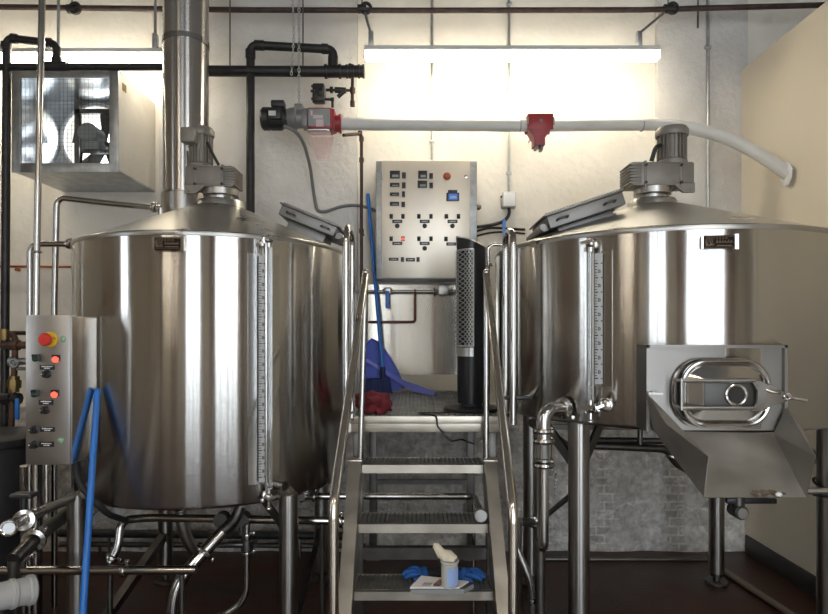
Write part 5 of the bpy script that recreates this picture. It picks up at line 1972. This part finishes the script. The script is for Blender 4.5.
# butterfly valve with round nozzle at the left
bv = thing('butterfly_valve', 'steel butterfly valve with black handle and round open nozzle beside the drum', 'valve', at(20, 528, 2.45))
n0, n1, n2 = at(9, 528, 2.22), at(24, 520, 2.42), at(42, 511, 2.56)
m = MB().cyl(n0, n1, .024, seg=20).torus(n0, n1 - n0, .026, .006, 22, 8)
clamp(m, n1, n1 - n0, .028)
m.cyl(n1, n2, .022, seg=18)
m.build('nozzle', M_steel, bv)
MB().cyl(n0 - (n1 - n0).normalized() * .002, n0 + (n1 - n0).normalized() * .004, .021, seg=20).build('nozzle_seal', M_galv, bv)
hp = at(22, 496, 2.42)
m = MB().cyl(at(24, 515, 2.43), at(24, 495, 2.43), .012, seg=12).box(at(8, 498, 2.40) + V((0, 0, -.006)), at(40, 492, 2.46) + V((0, 0, .006)), .008)
m.build('valve_handle', M_black, bv)
m = MB().cyl(n2, V((-1.572, 2.750, n2.z)), .020, seg=16)
m.build('valve_body', M_satin, bv)
# inclined hose assembly
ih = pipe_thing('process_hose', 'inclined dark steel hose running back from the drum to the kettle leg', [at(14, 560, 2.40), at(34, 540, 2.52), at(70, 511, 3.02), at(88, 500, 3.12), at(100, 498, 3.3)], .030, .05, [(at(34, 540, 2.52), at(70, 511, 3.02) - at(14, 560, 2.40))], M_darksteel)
q = at(14, 560, 2.40)
MB().cyl(q, V((q.x, q.y, 0)), .022, seg=14).build('hose_stand', M_darksteel, ih)
# pump motor at the corner
pm = thing('pump', 'off-white pump motor lying on the floor in front of the level pipe', 'pump', (-1.5, 2.3, 0))
pa, pb2 = at(-30, 603, 2.12), at(35, 589, 2.28)
axp = (pb2 - pa).normalized()
Lp = (pb2 - pa).length
MB().lathe([(0, 0), (.042, 0), (.050, .014), (.050, .12), (.055, .124), (.055, .136), (.050, .14), (.050, Lp - .03), (.056, Lp - .025), (.056, Lp - .008), (.042, Lp), (0, Lp)], pa, axp, 36).build('motor', M_pump, pm)
m = MB()
mid = (pa + pb2) / 2
m.box((mid.x - .06, mid.y - .05, .0), (mid.x + .06, mid.y + .05, .015)).box((mid.x - .02, mid.y - .03, .01), (mid.x + .02, mid.y + .03, mid.z - .045))
m.build('pedestal', M_darksteel, pm)
m = MB().cyl(pa - axp * .002, pa - axp * .10, .07, seg=32, bev=.01)
m.build('pump_head', M_satin, pm)

# S-bend return under the kettle
p4 = pipe_thing('process_pipe', 'level steel pipe under the kettle with a drop bend towards the floor', [at(110, 562, 3.0), at(118, 548, 3.02), at(121, 520, 3.06), at(150, 517.5, 3.06), at(345, 521, 3.06)], .0205, .05, [(at(112, 558, 3.0), at(118, 548, 3.02) - at(110, 562, 3.0)), (at(234, 518.9, 3.06), (1, 0, 0)), (at(341, 520.9, 3.06), (1, 0, 0))])
q = at(110, 562, 3.0)
MB().cyl(q, V((q.x, q.y, 0)), .014, seg=12).build('support_leg', M_darksteel, p4)
q = at(340, 521, 3.06)
MB().tube([q, at(322, 523, 3.06), at(322, 614, 3.06), V((at(322, 614, 3.06).x, 3.06, 0))], .013, .01, 10).build('drop_pipe', M_darksteel, p4)
m = MB()
for px in (222, 243):
    q = at(px, 519, 3.05)
    m.cyl(q + V((0, -.03, .0)), q + V((0, .03, 0)), .036, seg=18).cyl(q + V((0, -.03, -.03)), q + V((0, -.03, -.07)), .010, seg=8)
m.build('valve_body', M_darksteel, p4)
# branch with valve and bend to the floor
p5 = pipe_thing('process_pipe', 'thin steel pipe dropping under the kettle and bending towards the floor', [at(247, 524, 2.98), at(247, 596, 2.98), at(232, 613, 2.98), at(205, 620, 2.98)], .0165, .06, [(at(247, 535, 2.98), (0, 0, 1)), (at(247, 553, 2.98), (0, 0, 1))])
m = MB().cyl(at(247, 539, 2.98), at(247, 550, 2.98), .03, seg=16).box(at(226, 547, 2.95), at(245, 541, 2.99) + V((0, 0, 0)), .006).cyl(at(247, 544, 2.98), at(256, 541, 2.94), .012, seg=10)
m.build('butterfly_valve', M_darksteel, p5)
q = at(205, 620, 2.98)
MB().cyl(q, V((q.x, q.y, 0)), .0165, seg=12).build('floor_stub', M_steel, p5)
# drain: from the bottom outlet, elbow and hose
dq = V((-1.21, 3.12, .695))
p6 = pipe_thing('drain_pipe', 'curved steel drain pipe hanging from the bottom of the kettle', [dq, V((-1.21, 3.12, .56)), at(196, 556, 3.18), at(214, 541, 3.35)], .030, .10, [(V((-1.21, 3.12, .665)), (0, 0, 1))], M_satin)
MB().tube([at(214, 541, 3.35), at(238, 520, 3.55)], .027, seg=14).build('hose', M_darksteel, p6)
p7 = pipe_thing('drain_hose', 'fat steel hose bending down from under the kettle to the floor', [at(222, 532, 2.86), at(205, 551, 2.80), at(181, 578, 2.74), at(173, 600, 2.72), V((at(173, 614, 2.72).x, 2.72, .10)), V((at(173, 614, 2.72).x, 2.72, 0))], .0295, .10, [(at(204, 552, 2.80), at(222, 532, 2.86) - at(181, 578, 2.74))], M_steel)
MB().tube([at(222, 532, 2.86), at(236, 518, 2.92), at(240, 507, 2.94)], .027, .04, 14).build('hose_end', M_darksteel, p7)
# level pipe passing behind the stair
p8 = pipe_thing('process_pipe', 'long steel pipe from the kettle behind the stair, its capped end above the second tread', [V((-.665, 3.2, .742)), V((-.645, 3.2, .70)), V((.322, 3.2, .70)), V((.312, 2.80, .716))], .0175, .055, [(at(314, 496.5, 3.2), (1, 0, 0)), (at(302, 497, 3.2), (1, 0, 0))])
MB().cyl((.3125, 2.815, .7155), (.312, 2.795, .7165), .033, seg=24, bev=.005).build('end_cap', M_leg, p8)
MB().cyl((.318, 3.2, .69), (.318, 3.2, 0), .011, seg=12).build('drop_pipe', M_steel, p8)
m = MB()
q = at(303, 493, 3.22)
m.ball(q, .045, (1.2, .8, 1)).cyl(q + V((0, -.05, -.01)), q + V((0, .05, 0)), .02, seg=12).bar(q + V((-.05, -.04, .02)), q + V((.05, -.04, .04)), .012, .012)
m.build('valve_body', M_satin, p8)
p9 = pipe_thing('process_pipe', 'dark level pipe near the floor along the wall behind the kettle', [at(60, 544, 4.22), at(366, 546, 4.22)], .018, 0, (), M_darksteel)
for px in (100, 330):
    q = at(px, 545, 4.22)
    MB().cyl(q, V((q.x, q.y, 0)), .01, seg=10).build('support_leg', M_darksteel, p9)
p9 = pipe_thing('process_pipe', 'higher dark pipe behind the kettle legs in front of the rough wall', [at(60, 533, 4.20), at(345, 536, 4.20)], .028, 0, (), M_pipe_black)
for px in (110, 300):
    q = at(px, 535, 4.20)
    MB().tube([q, V((q.x, 4.19, q.z - .02)), V((q.x, 4.19, 0))], .01, seg=10).build('support_leg', M_darksteel, p9)

# ---- piping under the mash tun
op = thing('outlet_pipe', 'steel outlet pipe with a sight glass curving down from the mash tun', 'pipe', at(545, 430, 2.56))
OY = 2.56
e0 = tank_hit(566, RC, RR)
en = V((e0.x - RC[0], e0.y - RC[1], 0)).normalized()
e0.z = zat(408, e0.y)
cx_ = at(543.5, 400, OY).x
m = MB().tube([e0 + en * .004, e0 + en * .03, V((cx_, OY, e0.z)), at(543.5, 442, OY)], .030, .085, 20)
m.build('elbow', M_steel, op, angle=60)
for py in (431, 441, 465):
    m = MB()
    clamp(m, at(543.5, py, OY), (0, 0, 1), .031)
    m.build('tri_clamp', M_steel, op)
m = MB()
clamp(m, e0 + en * .02, en, .031)
m.build('tri_clamp', M_steel, op)
m = MB().cyl(at(543.5, 441, OY), at(543.5, 458, OY), .027, seg=20)
sgl = m.build('sight_glass', mat('sight_glass_grey', (.35, .35, .33), .12, .2, trans=.3), op)
m = MB()
for k in range(6):
    a = 2 * PI * k / 6
    o_ = V((.035 * math.cos(a), .035 * math.sin(a), 0))
    m.cyl(at(543.5, 440, OY) + o_, at(543.5, 459, OY) + o_, .0045, seg=8)
m.cyl(at(543.5, 440.5, OY), at(543.5, 439, OY), .041, seg=20).cyl(at(543.5, 458.5, OY), at(543.5, 460, OY), .041, seg=20)
m.build('sight_glass_cage', M_steel, sgl)
m = MB().tube([at(543.5, 459, OY), at(543.5, 549, OY), at(543.5, 549, OY) + V((0, .075, 0))], .0225, .05, 18)
m.build('lower_pipe', M_steel, op, angle=60)
q = at(543.5, 549, OY) + V((0, .07, 0))
MB().cyl(q, V((q.x, q.y, 0)), .022, seg=14).build('floor_stub', M_darksteel, op)
m = MB()
q = at(547, 472, OY - .02)
for k in range(7):
    z_ = q.z - k * .016
    m.torus(V((q.x + .035, q.y, z_)), (1, 0, 0) if k % 2 else (0, 1, 0), .007, .0022, 10, 5)
m.build('pin_chain', M_steel, op)
bh = thing('butterfly_valve', 'valve with long black handle under the mash tun beside the outlet elbow', 'valve', at(517, 398, 2.8))
q = at(517, 397.5, 2.80)
m = MB().box(V((q.x - .062, q.y - .03, q.z - .010)), V((q.x + .062, q.y - .012, q.z + .010)), .007)
m.build('valve_handle', M_black, bh)
d_ = V((RC[0] - q.x, RC[1] - q.y, 0))
L_ = d_.length - RR
d_.normalize()
MB().cyl(q - V((0, .015, 0)), q + d_ * (L_ - .004), .012, seg=12).build('valve_stem', M_steel, bh)

p10 = pipe_thing('process_pipe', 'short dark pipe between the stair handrail and the rear mash tun leg', [at(519, 522, 2.9), at(531, 522, 3.1), at(534, 522, 3.45)], .02, .04, [(at(533, 522, 3.2), (.3, 1, 0))], M_darksteel)
q = at(519, 522, 2.9)
MB().cyl(q, V((q.x, q.y, 0)), .014, seg=10).build('support_leg', M_darksteel, p10)
p11 = pipe_thing('process_pipe', 'steel pipe sloping down and bending to the floor beside the stair', [at(517, 548, 2.72), at(531, 582, 2.70), at(533, 597, 2.70), V((at(533, 597, 2.70).x, 2.70, 0))], .0155, .05, [(at(533, 600, 2.70), (0, 0, 1))], M_satin)
q = at(517, 548, 2.72)
MB().cyl(q, V((q.x, q.y, 0)), .012, seg=10).build('support_leg', M_darksteel, p11)
p12 = pipe_thing('process_pipe', 'long dark pipe just above the floor along the rough wall behind the mash tun', [at(545, 559, 4.15), at(716, 559.5, 4.15)], .017, 0, (), M_darksteel)
for px in (560, 700):
    q = at(px, 559, 4.15)
    MB().cyl(q, V((q.x, q.y, 0)), .009, seg=10).build('support_leg', M_darksteel, p12)
p13 = pipe_thing('process_pipe', 'dark level pipe under the mash tun joining a sloping pipe by the wall', [at(586, 445, 3.30), at(640, 447.5, 3.32), at(668, 449, 3.34), at(674, 462, 3.36), at(700, 477, 3.40), at(720, 487, 3.44)], .0225, .05, [(at(672, 456, 3.35), (0, 0, 1))], M_darksteel)
q = at(640, 447.5, 3.32)
MB().cyl(q, V((q.x, q.y, 1.137)), .014, seg=12).build('hanger_stub', M_darksteel, p13)
p14 = pipe_thing('process_pipe', 'upper of two dark level pipes below the mash tun', [at(590, 440, 3.50), at(676, 441, 3.50)], .018, 0, (), M_darksteel)
q = at(640, 441, 3.5)
MB().cyl(q, V((q.x, q.y, 1.14)), .012, seg=10).build('hanger_stub', M_darksteel, p14)
# drain gear valve under the chute
gv = thing('drain_valve', 'dark drain valve with a long lever under the front of the chute', 'valve', at(738, 505, 3.0))
q = at(738, 507, 3.0)
m = MB().cyl(q + V((0, -.04, -.02)), q + V((0, .05, -.02)), .035, seg=20, bev=.006).cyl(q + V((0, .0, .0)), V((q.x, q.y, 1.138)), .03, seg=18)
m.build('valve_body', M_darksteel, gv)
m = MB().box((at(725, 500, 3).x, 2.98, at(0, 503, 3).z), (at(775, 500, 3).x, 3.01, at(0, 497.5, 3).z), .006)
m.build('valve_lever', M_black, gv)
m = MB().cyl(q + V((0, -.041, -.02)), q + V((0, -.046, -.02)), .026, seg=20)
m.build('end_cap', M_satin, gv)
# pipe at the far right leg
p15 = pipe_thing('process_pipe', 'short level steel pipe fixed to the tun leg beside the partition', [at(806, 491, 2.50), at(880, 491, 2.50)], .014, 0, (), M_satin)
q = at(860, 491, 2.5)
MB().cyl(q, V((q.x, q.y, 0)), .012, seg=10).build('support_leg', M_darksteel, p15)
m = MB().torus((1.81, 2.62, .86), (0, .1, 1), .0545, .006, 24, 6).torus((1.81, 2.62, .905), (.15, -.3, 1), .058, .006, 24, 6)
m.tube([V((1.757, 2.60, .895)), V((1.745, 2.60, .87)), V((1.757, 2.60, .855))], .005, .01, 8)
tag(m.build('hose_loop', M_blackmatt, base=(1.81, 2.6, .86)), 'thin black cable looped around the tun leg beside the partition', 'cable')
# litter on the floor
for (px, py, s_, lab) in ((793, 577, 1.0, 'small pale scrap on the floor close to the partition baseboard'), (769, 559, .6, 'tiny pale scrap on the floor in the wall corner'), (404, 547, .5, 'tiny white scrap on the floor seen between the stair treads')):
    q = onz(px, py, .0)
    m = MB().ball(q + V((0, 0, .004)), .016 * s_ + .006, (1.6, 1.0, .25), 10, .4, 2.5, px)
    for v in m.bm.verts:
        v.co.z = max(v.co.z, .0005)
    tag(m.build('paper_scrap', M_paper, base=q), lab, 'litter')
tag(MB().tube([(2.02, 3.97, .021), (2.075, 3.31, .021), (2.14, 2.4, .021)], .02, .1, 12).build('floor_pipe', mat('dusty_pipe', (.22, .18, .14), .5, .4), base=(2.05, 3.4, 0)), 'brown pipe lying on the floor running forward from behind the tun leg', 'pipe')
vt = thing('tank_vent', 'thin steel vent pipe bending off the mash tun rim behind the tower fan', 'pipe', (.432, 3.5, PZ))
MB().tube([(.535, 3.5, 2.014), (.535, 3.5, 2.088), (.432, 3.5, 2.088), (.432, 3.5, PZ + .003)], .0115, .04, 12).build('pipe', M_steel, vt, angle=60)
m = MB()
clamp(m, (.432, 3.5, 1.97), (0, 0, 1), .014)
m.build('tri_clamp', M_steel, vt)
